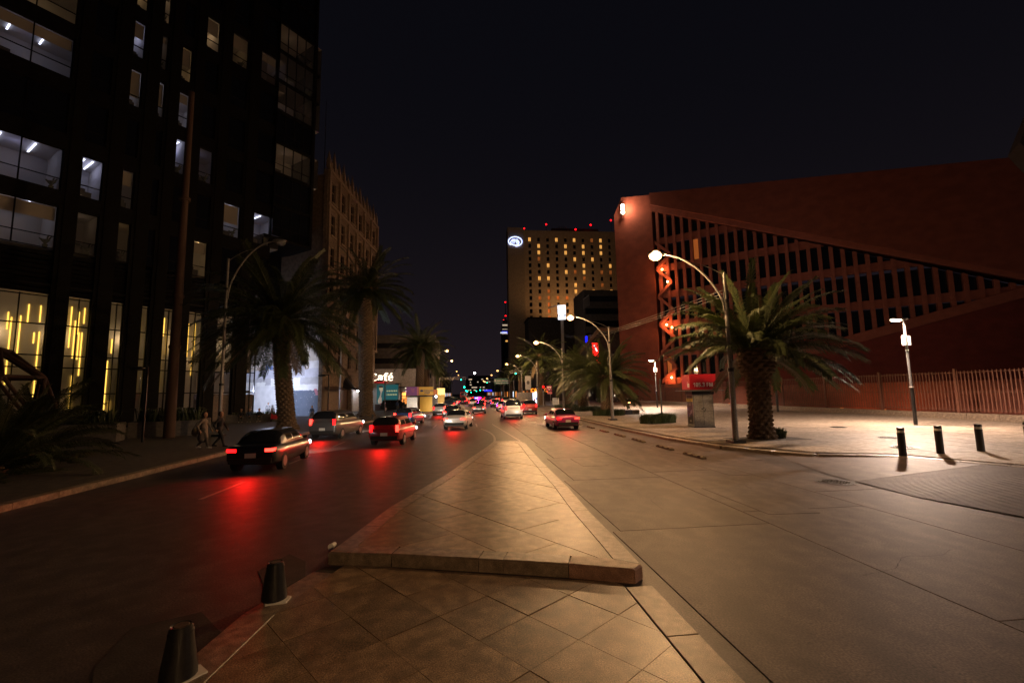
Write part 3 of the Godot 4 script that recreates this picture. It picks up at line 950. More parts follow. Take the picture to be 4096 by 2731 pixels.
# ---------------------------------------------------------------- left: old plaster building
func painted_wall_image() -> ImageTexture:
	var w := 512
	var im := Image.create(w, w, false, Image.FORMAT_RGB8)
	var n := FastNoiseLite.new()
	n.seed = 5
	n.frequency = 0.018
	n.fractal_octaves = 5
	var g := FastNoiseLite.new()
	g.seed = 9
	g.frequency = 0.08
	var white := Color(0.66, 0.65, 0.68)
	var grey := Color(0.44, 0.43, 0.47)
	var lilac := Color(0.52, 0.52, 0.60)
	var brown := Color(0.30, 0.24, 0.20)
	var dark := Color(0.10, 0.12, 0.17)
	var beige := Color(0.52, 0.47, 0.42)
	for y in w:
		for x in w:
			var u := x / 512.0 + 0.012 * g.get_noise_2d(x, y)
			var v := 1.0 - y / 512.0 + 0.012 * g.get_noise_2d(y + 900, x)   # 0 at the foot of the wall, 1 at 12 m
			var c := beige
			if v < 0.60:
				c = white
			if v >= 0.42 and v < 0.52:
				c = lilac
			if v >= 0.345 and v < 0.42:
				c = grey
			if v < 0.345:
				c = white
			if v > 0.33 and v < 0.42 and ((u > 0.02 and u < 0.16 and v < 0.38) or (u > 0.24 and u < 0.68)):
				c = Color(0.74, 0.73, 0.74)
			if v < 0.28 and u > 0.50 and u < 0.98:
				c = dark.lerp(Color(0.30, 0.31, 0.36), smoothstep(0.45, 0.55, n.get_noise_2d(x * 3.0, y * 3.0)))
			if v >= 0.51 and v < 0.80 and u < 0.80:
				var peel := n.get_noise_2d(x * 2.2, y * 2.2) + 0.25 * g.get_noise_2d(x, y)
				c = brown.lerp(Color(0.62, 0.56, 0.50), smoothstep(0.05, 0.2, peel))
			if u > 0.56 and u < 0.74 and v > 0.44 and v < 0.64:
				c = grey * 0.8
			var s := 1.0 + 0.16 * n.get_noise_2d(x, y) + 0.08 * g.get_noise_2d(x * 4.0, y * 4.0)
			im.set_pixel(x, y, Color(c.r * s, c.g * s, c.b * s).linear_to_srgb())
	return ImageTexture.create_from_image(im)

func old_building() -> void:
	var o := Node3D.new()
	o.name = "old_plaster_building"
	add_child(o)
	tag(o, "weathered old plaster building with arched doorway and pinnacled roofline", "building")
	var corner := Vector3(-18.4, 0, -60.0)
	var u := Vector3(0.10, 0, -0.995).normalized()      # along the street, away
	var nn := Vector3(0.995, 0, 0.10).normalized()      # towards the street
	var back := Vector3(-0.90, 0, -0.43)                # along the side wall, away from the street
	back = Vector3(-9.9, 0, -3.6).normalized()
	# street front with openings
	var P := func(s: float, y: float, out := 0.0) -> Vector3: return corner + u * s + Vector3(0, y, 0) + nn * out
	var bx := func(st: SurfaceTool, s0: float, s1: float, y0: float, y1: float, o0: float, o1: float) -> void:
		box(st, P.call((s0 + s1) / 2, (y0 + y1) / 2, (o0 + o1) / 2), Vector3(s1 - s0, y1 - y0, o1 - o0), Basis(-u, Vector3.UP, nn))
	var length := 22.0
	var cols := [1.2, 4.9, 8.6, 12.3, 16.0, 19.4]
	var rows := [[6.6, 9.4], [11.2, 14.0], [15.6, 18.4], [20.0, 22.8], [24.4, 27.4], [29.0, 32.0]]
	var st := mb()
	# piers
	var edges := [0.0]
	for c in cols:
		edges.append(c)
		edges.append(c + 1.5)
	edges.append(length)
	for i in range(0, edges.size(), 2):
		bx.call(st, edges[i], edges[i + 1], 5.6, 33.2, -0.5, 0.0)
	for c in cols:
		var y := 5.6
		for r in rows:
			bx.call(st, c, c + 1.5, y, r[0], -0.5, 0.0)
			y = r[1]
		bx.call(st, c, c + 1.5, y, 33.2, -0.5, 0.0)
	bx.call(st, 0.0, 7.0, 0.15, 5.6, -0.5, 0.0)
	bx.call(st, 10.6, length, 0.15, 5.6, -0.5, 0.0)
	obj("front_wall", st, M.plaster_old, o)
	# arch over the entrance
	var arch := PackedVector2Array([Vector2(7.0, 5.6), Vector2(7.0, 3.6)])
	for k in 9:
		var a := PI - PI * k / 8
		arch.append(Vector2(8.8 + 1.75 * cos(a), 3.6 + 1.75 * sin(a)))
	arch.append(Vector2(10.6, 3.6))
	arch.append(Vector2(10.6, 5.6))
	st = mb()
	prism(st, arch, corner + nn * -0.5, u, Vector3.UP, -0.5)
	obj("arch", st, M.plaster_old, o)
	for k in 9:
		var a := PI * (0.06 + 0.88 * k / 8)
		st = mb()
		var c := Vector2(8.8 + 2.15 * cos(a), 3.75 + 2.15 * sin(a))
		box(st, P.call(c.x, c.y, 0.05), Vector3(0.3, 0.5, 0.1), Basis(-u, Vector3.UP, nn) * Basis(Vector3(0, 0, 1), PI / 2 - a) )
		obj("voussoir", st, M.plaster_trim, o)
	st = mb()
	bx.call(st, 7.0, 10.6, 0.15, 5.4, -0.8, -0.6)
	obj("door", st, M.brown_hoarding, o)
	# awning in the arch
	st = mb()
	for k in 8:
		var a0 := PI * k / 8
		var a1 := PI * (k + 1) / 8
		quad(st, P.call(8.8 + 1.7 * cos(a0), 3.6 + 1.7 * sin(a0), -0.05), P.call(8.8 + 1.7 * cos(a1), 3.6 + 1.7 * sin(a1), -0.05), P.call(8.8 + 1.7 * cos(a1), 3.4 + 0.4 * sin(a1), 1.0), P.call(8.8 + 1.7 * cos(a0), 3.4 + 0.4 * sin(a0), 1.0))
	obj("awning", st, M.black_paint, o)
	for a in [[0.4, 6.4], [11.0, 17.0]]:
		st = mb()
		bx.call(st, a[0], a[1], 0.16, 3.3, 0.01, 0.06)
		obj("shutter", st, M.white_wall if a[0] > 5 else M.plaster_trim, o)
		st = mb()
		quad(st, P.call(a[0], 3.9, 0.02), P.call(a[0], 3.4, 0.9), P.call(a[1], 3.4, 0.9), P.call(a[1], 3.9, 0.02))
		obj("canopy", st, M.rust, o)
	# windows
	for c in cols:
		for r in rows:
			var w := Node3D.new()
			w.name = "window"
			o.add_child(w, true)
			st = mb()
			bx.call(st, c, c + 1.5, r[0], r[1], -0.34, -0.3)
			obj("pane", st, M.dark_glass, w)
			st = mb()
			bx.call(st, c + 0.7, c + 0.8, r[0], r[1], -0.29, -0.22)
			bx.call(st, c, c + 1.5, r[0] + 1.7, r[0] + 1.8, -0.29, -0.23)
			obj("frame", st, M.plaster_trim, w)
			st = mb()
			bx.call(st, c - 0.25, c + 1.75, r[0] - 0.25, r[0] - 0.02, 0.0, 0.3)
			obj("sill", st, M.plaster_trim, w)
			st = mb()
			var y: float = r[1]
			prism(st, PackedVector2Array([Vector2(c - 0.25, y + 0.02), Vector2(c + 0.75, y + 0.8), Vector2(c + 1.75, y + 0.02), Vector2(c + 1.55, y + 0.02), Vector2(c + 0.75, y + 0.5), Vector2(c - 0.05, y + 0.02)]), corner, u, Vector3.UP, -0.18)
			prism(st, PackedVector2Array([Vector2(c - 0.25, r[0]), Vector2(c - 0.05, r[0]), Vector2(c - 0.05, y), Vector2(c - 0.25, y)]), corner, u, Vector3.UP, -0.14)
			prism(st, PackedVector2Array([Vector2(c + 1.55, r[0]), Vector2(c + 1.75, r[0]), Vector2(c + 1.75, y), Vector2(c + 1.55, y)]), corner, u, Vector3.UP, -0.14)
			obj("hood_mould", st, M.plaster_trim, w)
	# cornices, buttresses, pinnacles
	for y in [5.7, 10.1, 28.2, 33.0]:
		st = mb()
		bx.call(st, -0.2, length + 0.2, y, y + 0.35, 0.003, 0.35)
		obj("cornice", st, M.plaster_trim, o)
	for k in 7:
		var s := 0.1 + k * 3.6
		st = mb()
		bx.call(st, s, s + 0.55, 10.5, 33.0, 0.0, 0.28)
		obj("buttress", st, M.plaster_trim, o)
	for k in 13:
		var s := 0.25 + k * 1.78
		st = mb()
		bx.call(st, s - 0.25, s + 0.25, 33.36, 34.3 + 0.5 * (k % 2), -0.3, 0.2)
		var top: Vector3 = P.call(s, 36.0 + 0.8 * (k % 2), -0.05)
		var b := [P.call(s - 0.25, 34.3 + 0.5 * (k % 2), 0.2), P.call(s + 0.25, 34.3 + 0.5 * (k % 2), 0.2), P.call(s + 0.25, 34.3 + 0.5 * (k % 2), -0.3), P.call(s - 0.25, 34.3 + 0.5 * (k % 2), -0.3)]
		for q in 4:
			tri(st, b[(q + 1) % 4], b[q], top)
		obj("pinnacle", st, M.plaster_trim, o)
		if k < 12:
			st = mb()
			bx.call(st, s + 0.25, s + 1.53, 33.36, 34.0, -0.25, 0.05)
			bx.call(st, s + 0.7, s + 1.1, 34.0, 34.6, -0.25, 0.05)
			obj("battlement", st, M.plaster_old, o)
	st = mb()
	cyl(st, P.call(2.2, 33.0, -1.5), P.call(2.2, 44.5, -1.5), 0.06, 0.03, 6)
	obj("mast", st, M.black_paint, o)
	# side wall (blind, painted lower part) and body
	var n2 := Vector3.UP.cross(back).normalized()
	if n2.z < 0:
		n2 = -n2
	st = mb()
	var q0 := corner + u * 0.01
	var q1 := q0 + back * 16.0
	quad(st, q1 + Vector3(0, 12.0, 0), q0 + Vector3(0, 12.0, 0), q0 + Vector3(0, 32.5, 0), q1 + Vector3(0, 32.5, 0))
	quad(st, q1 + Vector3(0, 32.5, 0), q0 + Vector3(0, 32.5, 0), q0 + u * length + Vector3(0, 32.5, 0), q1 + u * length + Vector3(0, 32.5, 0))
	quad(st, q0 + u * length, q1 + u * length, q1 + u * length + Vector3(0, 32.5, 0), q0 + u * length + Vector3(0, 32.5, 0))
	obj("side_wall", st, M.plaster_old, o)
	var m := plain("painted_wall", Color.WHITE, 0.85)
	m.albedo_texture = painted_wall_image()
	st = mb()
	var e := q0 + back * 10.4
	quad(st, e + Vector3(0, 0.1, 0), q0 + Vector3(0, 0.1, 0), q0 + Vector3(0, 12.0, 0), e + Vector3(0, 12.0, 0))
	quad(st, q1 + Vector3(0, 0.1, 0), e + Vector3(0, 0.1, 0), e + Vector3(0, 12.0, 0), q1 + Vector3(0, 12.0, 0), Vector2(0.0, 1.0), Vector2(0.15, 1.0), Vector2(0.15, 0), Vector2(0, 0))
	var pw := obj("painted_wall", st, m, o)
	var ink := plain("graffiti_blue", lin(0.10, 0.22, 0.55), 0.7)
	lettering("graffiti", "Bauc", 0.75, ink, pw, q0 + back * 7.6 + Vector3(0, 6.6, 0) + n2 * 0.01, Basis(-back, Vector3.UP, n2), true, 0.004)
	st = mb()
	for k in 3:
		var c := q0 + back * (0.7 + 0.12 * k) + Vector3(0, 2.9 + 0.28 * k, 0) + n2 * 0.03
		box(st, c, Vector3(0.42, 0.25, 0.03), Basis(-back, Vector3.UP, n2))
	obj("poster", st, M.sign_pink, pw)
	# wall lamp at the street front
	var wl := thing("wall_lamp", "bright white wall lamp beside the arched doorway of the old building", "lamp", P.call(12.2, 3.35, 0.45))
	st = mb()
	cyl(st, Vector3.ZERO - nn * 0.55, Vector3(0, 0.1, 0), 0.03, 0.03, 8)
	obj("bracket", st, M.black_paint, wl)
	st = mb()
	ball(st, Vector3.ZERO, Vector3(0.17, 0.17, 0.17))
	obj("bulb", st, M.wall_lamp_glow, wl)
	omni(wl, Vector3(0, 0, 0.02), Color(0.93, 0.96, 1.0), 5.0, 0.15)

func cafe_block() -> void:
	var o := Node3D.new()
	o.name = "cafe_building"
	add_child(o)
	tag(o, "low white cafe building with red fascia and neon script on its roof", "building")
	var st := mb()
	box(st, Vector3(-18.5, 3.8, -93), Vector3(19.0, 7.3, 14.0))
	obj("wall", st, M.white_wall, o)
	st = mb()
	box(st, Vector3(-19.0, 4.55, -84.0), Vector3(9.0, 1.0, 4.2))
	obj("red_fascia", st, M.sign_red, o)
	st = mb()
	box(st, Vector3(-11.8, 4.0, -85.4), Vector3(5.4, 0.16, 1.3))
	obj("canopy", st, M.black_paint, o)
	lettering("neon_lettering", "Café", 1.3, M.neon_white_glow, o, Vector3(-14.9, 5.75, -81.7), Basis.IDENTITY, true)
	st = mb()
	tube(st, [Vector3(-22, 5.2, -81.8), Vector3(-17.2, 5.2, -81.8)], 0.05, 6)
	obj("neon_tube", st, M.neon_red_glow, o)
	omni(o, Vector3(-18.5, 5.5, -81.2), Color(1.0, 0.2, 0.15), 2.2, 0.2)
	omni(o, Vector3(-14.6, 5.7, -81.2), Color(1.0, 0.9, 0.8), 2.0, 0.2)
	# doorway
	st = mb()
	box(st, Vector3(-11.2, 1.6, -85.98), Vector3(1.5, 2.9, 0.1))
	var dr := obj("door", st, M.door_lit_window, o)
	st = mb()
	for q in [[-12.0, 1.6, 0.12, 3.0], [-10.4, 1.6, 0.12, 3.0], [-11.2, 3.12, 1.72, 0.12], [-11.2, 1.5, 0.07, 2.9], [-11.2, 1.9, 1.5, 0.07]]:
		box(st, Vector3(q[0], q[1], -85.9), Vector3(q[2], q[3], 0.14))
	obj("frame", st, M.rust, dr)
	st = mb()
	cyl(st, Vector3(-11.2, 3.75, -85.3), Vector3(-11.2, 3.9, -85.3), 0.12, 0.12, 8)
	obj("down_light", st, M.neon_white_glow, o)
	spot(o, Vector3(-11.2, 3.7, -85.3), Vector3(0, -1, -0.12), 60, Color(1.0, 0.92, 0.85), 9.0)
	# illuminated advertising screen on a brick plinth in front
	var ad := thing("advertising_panel", "teal illuminated advertising panel with a dancing figure on a brick plinth", "billboard", Vector3(-13.1, 0.15, -75.2), 0.12)
	st = mb()
	box(st, Vector3(0, 2.2, -0.25), Vector3(4.2, 4.4, 0.4))
	obj("casing", st, M.kiosk_grey, ad)
	st = mb()
	box(st, Vector3(0.2, 0.5, 0.05), Vector3(3.6, 1.0, 0.3))
	obj("plinth", st, M.rust, ad)
	var w := 256
	var im := Image.create(w, 256, false, Image.FORMAT_RGB8)
	im.fill(Color(0.10, 0.40, 0.42))
	var n := FastNoiseLite.new()
	n.seed = 4
	n.frequency = 0.05
	for y in w:
		for x in w:
			var u := x / 256.0
			var v := y / 256.0
			var half := 0.055 + 0.035 * sin(v * 9.0) + 0.02 * n.get_noise_2d(x, y)
			var mid := 0.17 + 0.03 * sin(v * 5.0)
			if absf(u - mid) < half and v > 0.06:
				var c := Color(0.85, 0.78, 0.62) if v > 0.16 else Color(0.2, 0.1, 0.08)
				if v > 0.3 and n.get_noise_2d(x * 2, y * 2) > 0.15:
					c = Color(0.55, 0.30, 0.5)
				im.set_pixel(x, y, c)
			var word := sin(u * 95.0) * sin(u * 41.0 + v * 20.0) > -0.35
			if u > 0.45 and u < 0.95 and word and (absf(v - 0.34) < 0.035 or absf(v - 0.54) < 0.035):
				im.set_pixel(x, y, Color(0.85, 0.83, 0.6))
			if u > 0.4 and u < 0.75 and word and absf(v - 0.87) < 0.02:
				im.set_pixel(x, y, Color(0.8, 0.8, 0.7))
			if u > 0.84 and u < 0.96 and absf(v - 0.87) < 0.035:
				im.set_pixel(x, y, Color(0.95, 0.8, 0.4))
	var m := glow("advert_screen", Color.WHITE, 0.55)
	m.albedo_color = Color(0.02, 0.02, 0.02)
	m.emission_texture = ImageTexture.create_from_image(im)
	m.emission_operator = BaseMaterial3D.EMISSION_OP_MULTIPLY
	st = mb()
	quad(st, Vector3(-1.35, 1.15, 0), Vector3(2.0, 1.15, 0), Vector3(2.0, 4.15, 0), Vector3(-1.35, 4.15, 0))
	obj("screen", st, m, ad)
	# big dark neighbour behind
	var b := thing("background_block", "dark unlit building block rising behind the cafe", "building", Vector3(-26, 0, -128))
	st = mb()
	box(st, Vector3(0, 9, 0), Vector3(36, 18, 20))
	obj("wall", st, M.dark_block, b)
	for k in 4:
		st = mb()
		box(st, Vector3(0, 3.5 + 3.9 * k, 10.1), Vector3(34, 1.3, 0.1))
		obj("window_band", st, M.dark_glass, b)
	# parked car and its two watchers are placed with the other cars and people

# ---------------------------------------------------------------- right: red building
func red_building() -> void:
	var a := deg_to_rad(51.0)
	var u := Vector3(sin(a), 0, cos(a))
	var n := Vector3(-cos(a), 0, sin(a))
	var o := Vector3(35.13, 0, -99.77)
	var rb := Node3D.new()
	rb.name = "red_public_building"
	add_child(rb)
	tag(rb, "huge red stucco building with a wedge of vertical fins and slanting bands", "building")
	var Y := Vector3.UP
	# n points to the street: prism pushes along u x Y = -n, so th is negative
	var front := func(called: String, pts: Array, o0: float, o1: float, m: Material, parent: Node) -> MeshInstance3D:
		var pl := PackedVector2Array()
		for p in pts:
			pl.append(Vector2(p[0], p[1]))
		var st := mb()
		var sgn := 1.0 if u.cross(Y).dot(n) > 0 else -1.0
		prism(st, pl, o + n * (o0 if sgn > 0 else o0), u, Y, (o1 - o0) * sgn)
		return obj(called, st, m, parent)
	var top := func(s: float) -> float: return 48.2 - 0.164 * s
	var wt := func(s: float) -> float: return 42.6 - 0.452 * (s - 9.5)
	var wb := func(s: float) -> float: return 17.4 - 0.26 * (64.5 - s)
	# end wall, lower wall, upper mass that overhangs, band under it
	front.call("end_wall", [[0, 0], [8.8, 0], [8.8, top.call(8.8)], [2.0, top.call(2.0)], [0, 44]], -12.0, 0.0, M.stucco_red, rb)
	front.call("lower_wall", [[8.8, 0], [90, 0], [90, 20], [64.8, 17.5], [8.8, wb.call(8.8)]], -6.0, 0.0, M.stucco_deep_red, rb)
	front.call("lower_band", [[8.82, wb.call(8.8) - 1.6], [64.8, 15.8], [66, 17.7], [8.82, wb.call(8.8)]], 0.003, 0.35, M.stucco_red_fin, rb)
	front.call("upper_mass", [[8.82, wt.call(9.0) + 1.3], [64.8, wt.call(64.8) + 1.3], [90, 9.5], [90, 34], [64.2, top.call(64.2)], [8.82, top.call(8.82)]], -6.0, 1.1, M.stucco_red, rb)
	front.call("upper_band", [[8.82, wt.call(9.0)], [66, 17.7], [66, 18.8], [8.82, wt.call(9.0) + 1.29]], -0.5, 0.5, M.stucco_red_fin, rb)
	front.call("side_prow", [[64.3, top.call(64.3) + 0.2], [70.5, 24], [90, 20], [90, 60], [70, 52.0]], 1.103, 6.0, M.dark_block, rb)
	# fins and spandrels inside the wedge
	var wedge := PackedVector2Array([Vector2(8.9, wb.call(8.9)), Vector2(64.6, 17.45), Vector2(8.9, wt.call(8.9))])
	var sills := [5.2, 11.4, 17.6, 24.2, 30.2, 36.4]
	var s := 9.6
	while s < 64.0:
		for cut in Geometry2D.intersect_polygons(PackedVector2Array([Vector2(s, 0), Vector2(s + 0.6, 0), Vector2(s + 0.6, 45), Vector2(s, 45)]), wedge):
			var pts := []
			for p in cut:
				pts.append([p.x, p.y])
			front.call("fin", pts, -1.1, -0.02, M.stucco_red_fin, rb)
		for y in sills:
			var gap := PackedVector2Array([Vector2(s + 0.602, y - 1.5), Vector2(s + 1.718, y - 1.5), Vector2(s + 1.718, y), Vector2(s + 0.602, y)])
			for cut in Geometry2D.intersect_polygons(gap, wedge):
				var pts := []
				for p in cut:
					pts.append([p.x, p.y])
				front.call("spandrel", pts, -1.0, -0.3, M.stucco_red_fin, rb)
			gap = PackedVector2Array([Vector2(s + 0.602, y), Vector2(s + 1.718, y), Vector2(s + 1.718, y + 4.6), Vector2(s + 0.602, y + 4.6)])
			for cut in Geometry2D.intersect_polygons(gap, wedge):
				var pts := []
				for p in cut:
					pts.append([p.x, p.y])
				var pk := int(s * 7.0 + y * 3.0)
				front.call("window_pane", pts, -1.06, -1.0, M.hotel_dim_window if (pk % 41 == 0) else M.dark_glass, rb)
		s += 1.72
	# open stair at the corner: zigzag flights and landings lit by small lamps
	var P := func(ss: float, y: float, out: float) -> Vector3: return o + u * ss + Y * y + n * out
	for k in 5:
		var y0 := 4.0 + 6.2 * k
		front.call("stair_flight", [[9.2, y0], [12.4, y0 + 3.1], [12.4, y0 + 3.9], [9.2, y0 + 0.8]], -0.9, 0.3, M.stucco_red_fin, rb)
		front.call("stair_flight", [[12.4, y0 + 3.1], [9.2, y0 + 6.2], [9.2, y0 + 7.0], [12.4, y0 + 3.9]], -0.9, 0.3, M.stucco_red_fin, rb)
	for a2 in [[10.6, 28.9], [11.6, 26.0], [10.9, 16.6], [12.0, 15.9], [11.3, 5.2]]:
		var lamp := Node3D.new()
		lamp.name = "stair_lamp"
		rb.add_child(lamp, true)
		var st := mb()
		ball(st, P.call(a2[0], a2[1], 0.7), Vector3(0.22, 0.22, 0.22))
		obj("bulb", st, M.stair_lamp_glow, lamp)
		st = mb()
		cyl(st, P.call(a2[0], a2[1] + 0.25, 0.0), P.call(a2[0], a2[1] + 0.2, 0.7), 0.05, 0.05, 6)
		obj("bracket", st, M.black_paint, lamp)
		omni(lamp, P.call(a2[0], a2[1], 0.7), Color(1.0, 0.55, 0.30), 14.0, 0.2)
	# the big lamp on the top corner
	var fl := thing("flood_lamp", "tall bright flood lamp on the top corner of the red building", "lamp", P.call(2.6, 43.6, 1.2))
	var st := mb()
	box(st, Vector3(0, 0.9, -0.3), Vector3(0.5, 2.6, 0.3))
	obj("housing", st, M.black_paint, fl)
	st = mb()
	for k in 3:
		ball(st, Vector3(0, 0.1 + 0.8 * k, 0), Vector3(0.42, 0.42, 0.2))
	obj("lamp_lens", st, M.plaza_lamp_glow, fl)
	omni(fl, Vector3(0, 0.9, 0.9), Color(1.0, 0.78, 0.62), 55.0, 0.5)
	# ground flood lamps in the forecourt
	for k in 4:
		var at: Vector3 = P.call(8.0 + 15.0 * k, 0.3, 19.0 + 2.0 * k)
		var gl := thing("forecourt_flood_lamp", "%s low flood lamp in the forecourt behind the boundary wall, from left" % ORDINAL[k], "lamp", at, 0, "forecourt flood lamps")
		var s3 := mb()
		box(s3, Vector3(0, -0.05, 0), Vector3(0.5, 0.3, 0.4))
		obj("housing", s3, M.black_paint, gl)
		s3 = mb()
		box(s3, Vector3(0, 0.13, 0), Vector3(0.4, 0.04, 0.3))
		obj("lamp_lens", s3, M.stair_lamp_glow, gl)
		spot(gl, Vector3(0, 0.3, 0), -n + Vector3(0, 1.0 - 0.12 * k, 0), 66, Color(1.0, 0.84, 0.76), [30.0, 36.0, 28.0, 20.0][k], 0.3, 0.9)
	# boundary wall that the fence stands before, lit by a low lamp
	var bw := thing("boundary_wall", "low orange boundary wall standing behind the red fence", "wall", Vector3(39.0, 0.15, -52.0))
	st = mb()
	box(st, Vector3(0, 1.4, 0), Vector3(0.3, 2.8, 76))
	obj("wall", st, M.stucco_red_fin, bw)
	for z in [15.5, 11.0, -8.0]:
		st = mb()
		box(st, Vector3(-2.6, 0.25, z), Vector3(0.22, 0.3, 0.3))
		obj("up_lamp_body", st, M.black_paint, bw)
		st = mb()
		box(st, Vector3(-2.48, 0.42, z), Vector3(0.18, 0.03, 0.26))
		obj("up_lamp_lens", st, M.up_lamp_glow, bw)
		spot(bw, Vector3(-2.45, 0.5, z), Vector3(0.75, 0.65, 0), 75, Color(1.0, 0.55, 0.26), 4.0)

func hotel() -> void:
	var h := Node3D.new()
	h.name = "hotel_tower"
	add_child(h)
	tag(h, "tall beige hotel slab with a grid of windows and glowing emblem at its top", "building")
	var lit := {0: [0, 3, 5, 8], 1: [1, 4, 6, 8], 2: [1, 4, 6, 8, 10], 3: [5, 7], 4: [2, 6, 9, 10], 5: [4, 6], 6: [1, 2], 7: [5], 8: [5, 7, 9], 9: [], 10: [], 11: [], 12: [], 13: []}
	var dim := {0: [7], 3: [1], 5: [5, 8, 9], 6: [6], 7: [8, 10], 8: [2], 9: [1, 2, 3, 4], 10: [2], 11: [2], 12: [2]}
	var z := -230.0
	var st := mb()
	var xs := []
	for c in 11:
		xs.append(34.0 + 4.86 * c)
	var ys := []
	for r in 20:
		ys.append(83.6 - 3.53 * r)
	var e := [31.0]
	for x in xs:
		e.append(x - 0.72)
		e.append(x + 0.72)
	e.append(88.0)
	for i in range(0, e.size(), 2):
		box(st, Vector3((e[i] + e[i + 1]) / 2, 44.3, z - 0.5), Vector3(e[i + 1] - e[i], 88.6, 1.0))
	for x in xs:
		var y := 88.6
		for r in ys:
			box(st, Vector3(x, (y + r + 1.15) / 2, z - 0.5), Vector3(1.44, y - r - 1.15, 1.0))
			y = r - 1.15
		box(st, Vector3(x, y / 2, z - 0.5), Vector3(1.44, y, 1.0))
	obj("front_wall", st, M.hotel_wall, h)
	for c in 11:
		for r in 14:
			var w := Node3D.new()
			w.name = "window"
			h.add_child(w, true)
			var m: Material = M.hotel_glass
			if c in lit[r]:
				m = M.hotel_lit_window
			elif dim.has(r) and c in dim[r]:
				m = M.hotel_dim_window
			st = mb()
			box(st, Vector3(xs[c], ys[r], z - 0.75), Vector3(1.44, 2.3, 0.1))
			obj("pane", st, m, w)
			st = mb()
			box(st, Vector3(xs[c], ys[r] - 0.75, z - 0.66), Vector3(1.42, 0.1, 0.06))
			box(st, Vector3(xs[c] + 0.1, ys[r], z - 0.66), Vector3(0.08, 2.28, 0.05))
			obj("frame", st, M.black_paint, w)
	st = mb()
	box(st, Vector3(59.5, 44.0, z - 9.0), Vector3(57, 88, 15.9))
	box(st, Vector3(60, 90.2, z - 8.0), Vector3(26, 2.6, 8))
	obj("body", st, M.dark_block, h)
	st = mb()
	box(st, Vector3(26.6, 44.9, z - 4.0), Vector3(8.75, 89.8, 9.0))
	obj("blind_shaft", st, M.hotel_side, h)
	for k in 22:
		st = mb()
		box(st, Vector3(26.6, 4.0 + k * 3.53, z + 0.53), Vector3(8.7, 0.35, 0.08))
		obj("string_course", st, M.hotel_side, h)
	var em := Node3D.new()
	em.name = "emblem"
	h.add_child(em)
	em.position = Vector3(26.2, 82.0, z + 0.9)
	for a in [[3.6, 2.55, 0.35, 5.9, 0.0], [2.2, 1.5, 3.3, 8.9, -0.55]]:
		st = mb()
		var pts := []
		for k in 33:
			var t: float = lerpf(a[2], a[3], k / 32.0) - 1.9
			pts.append(Vector3(cos(t) * a[0] + a[4] * 0.4, sin(t) * a[1] + a[4], 0))
		tube(st, pts, 0.24, 6)
		obj("neon_ring", st, M.emblem_neon_glow, em)
	for x in [-0.95, 0.95]:
		st = mb()
		for q in [-0.32, 0.32]:
			tube(st, [Vector3(x + q, -1.2, 0), Vector3(x + q, 1.35, 0)], 0.15, 6)
		obj("neon_bar", st, M.emblem_neon_glow, em)
	st = mb()
	tube(st, [Vector3(-0.6, 0.1, 0), Vector3(0.6, 0.1, 0)], 0.15, 6)
	obj("neon_bar", st, M.emblem_neon_glow, em)
	for p in [[31.3, 89.9], [43.4, 92.4], [59.5, 89.9], [68.0, 92.6], [79.5, 95.5]]:
		st = mb()
		ball(st, Vector3(p[0], p[1], z - 1.0), Vector3(0.45, 0.45, 0.45), 8, 5)
		obj("beacon_light", st, M.beacon_light_glow, h)
		st = mb()
		cyl(st, Vector3(p[0], 88.0, z - 1.0), Vector3(p[0], p[1] - 0.4, z - 1.0), 0.1, 0.1, 6)
		obj("beacon_mast", st, M.black_paint, h)
	st = mb()
	for k in 5:
		box(st, Vector3(50.5 + k * 1.1, 91.9, z - 3.5), Vector3(0.12, 1.2, 0.12))
	for k in 3:
		box(st, Vector3(52.7, 91.5 + 0.45 * k, z - 3.5), Vector3(4.6, 0.1, 0.1))
	obj("roof_railing", st, M.galvanised, h)
	# wash light of the street below and of the roof edge lamps
	var fl := thing("flood_lamp", "flood lamp on the dark podium lighting the hotel front", "lamp", Vector3(52, 37.4, -216))
	st = mb()
	box(st, Vector3.ZERO, Vector3(1.0, 0.5, 0.8))
	obj("housing", st, M.black_paint, fl)
	st = mb()
	box(st, Vector3(0, 0.27, -0.2), Vector3(0.8, 0.05, 0.5))
	obj("lamp_lens", st, M.stair_lamp_glow, fl)
	spot(fl, Vector3(0, 0.5, -0.2), Vector3(0, 1.0, -0.55), 75, Color(1.0, 0.74, 0.48), 340.0, 0.5)

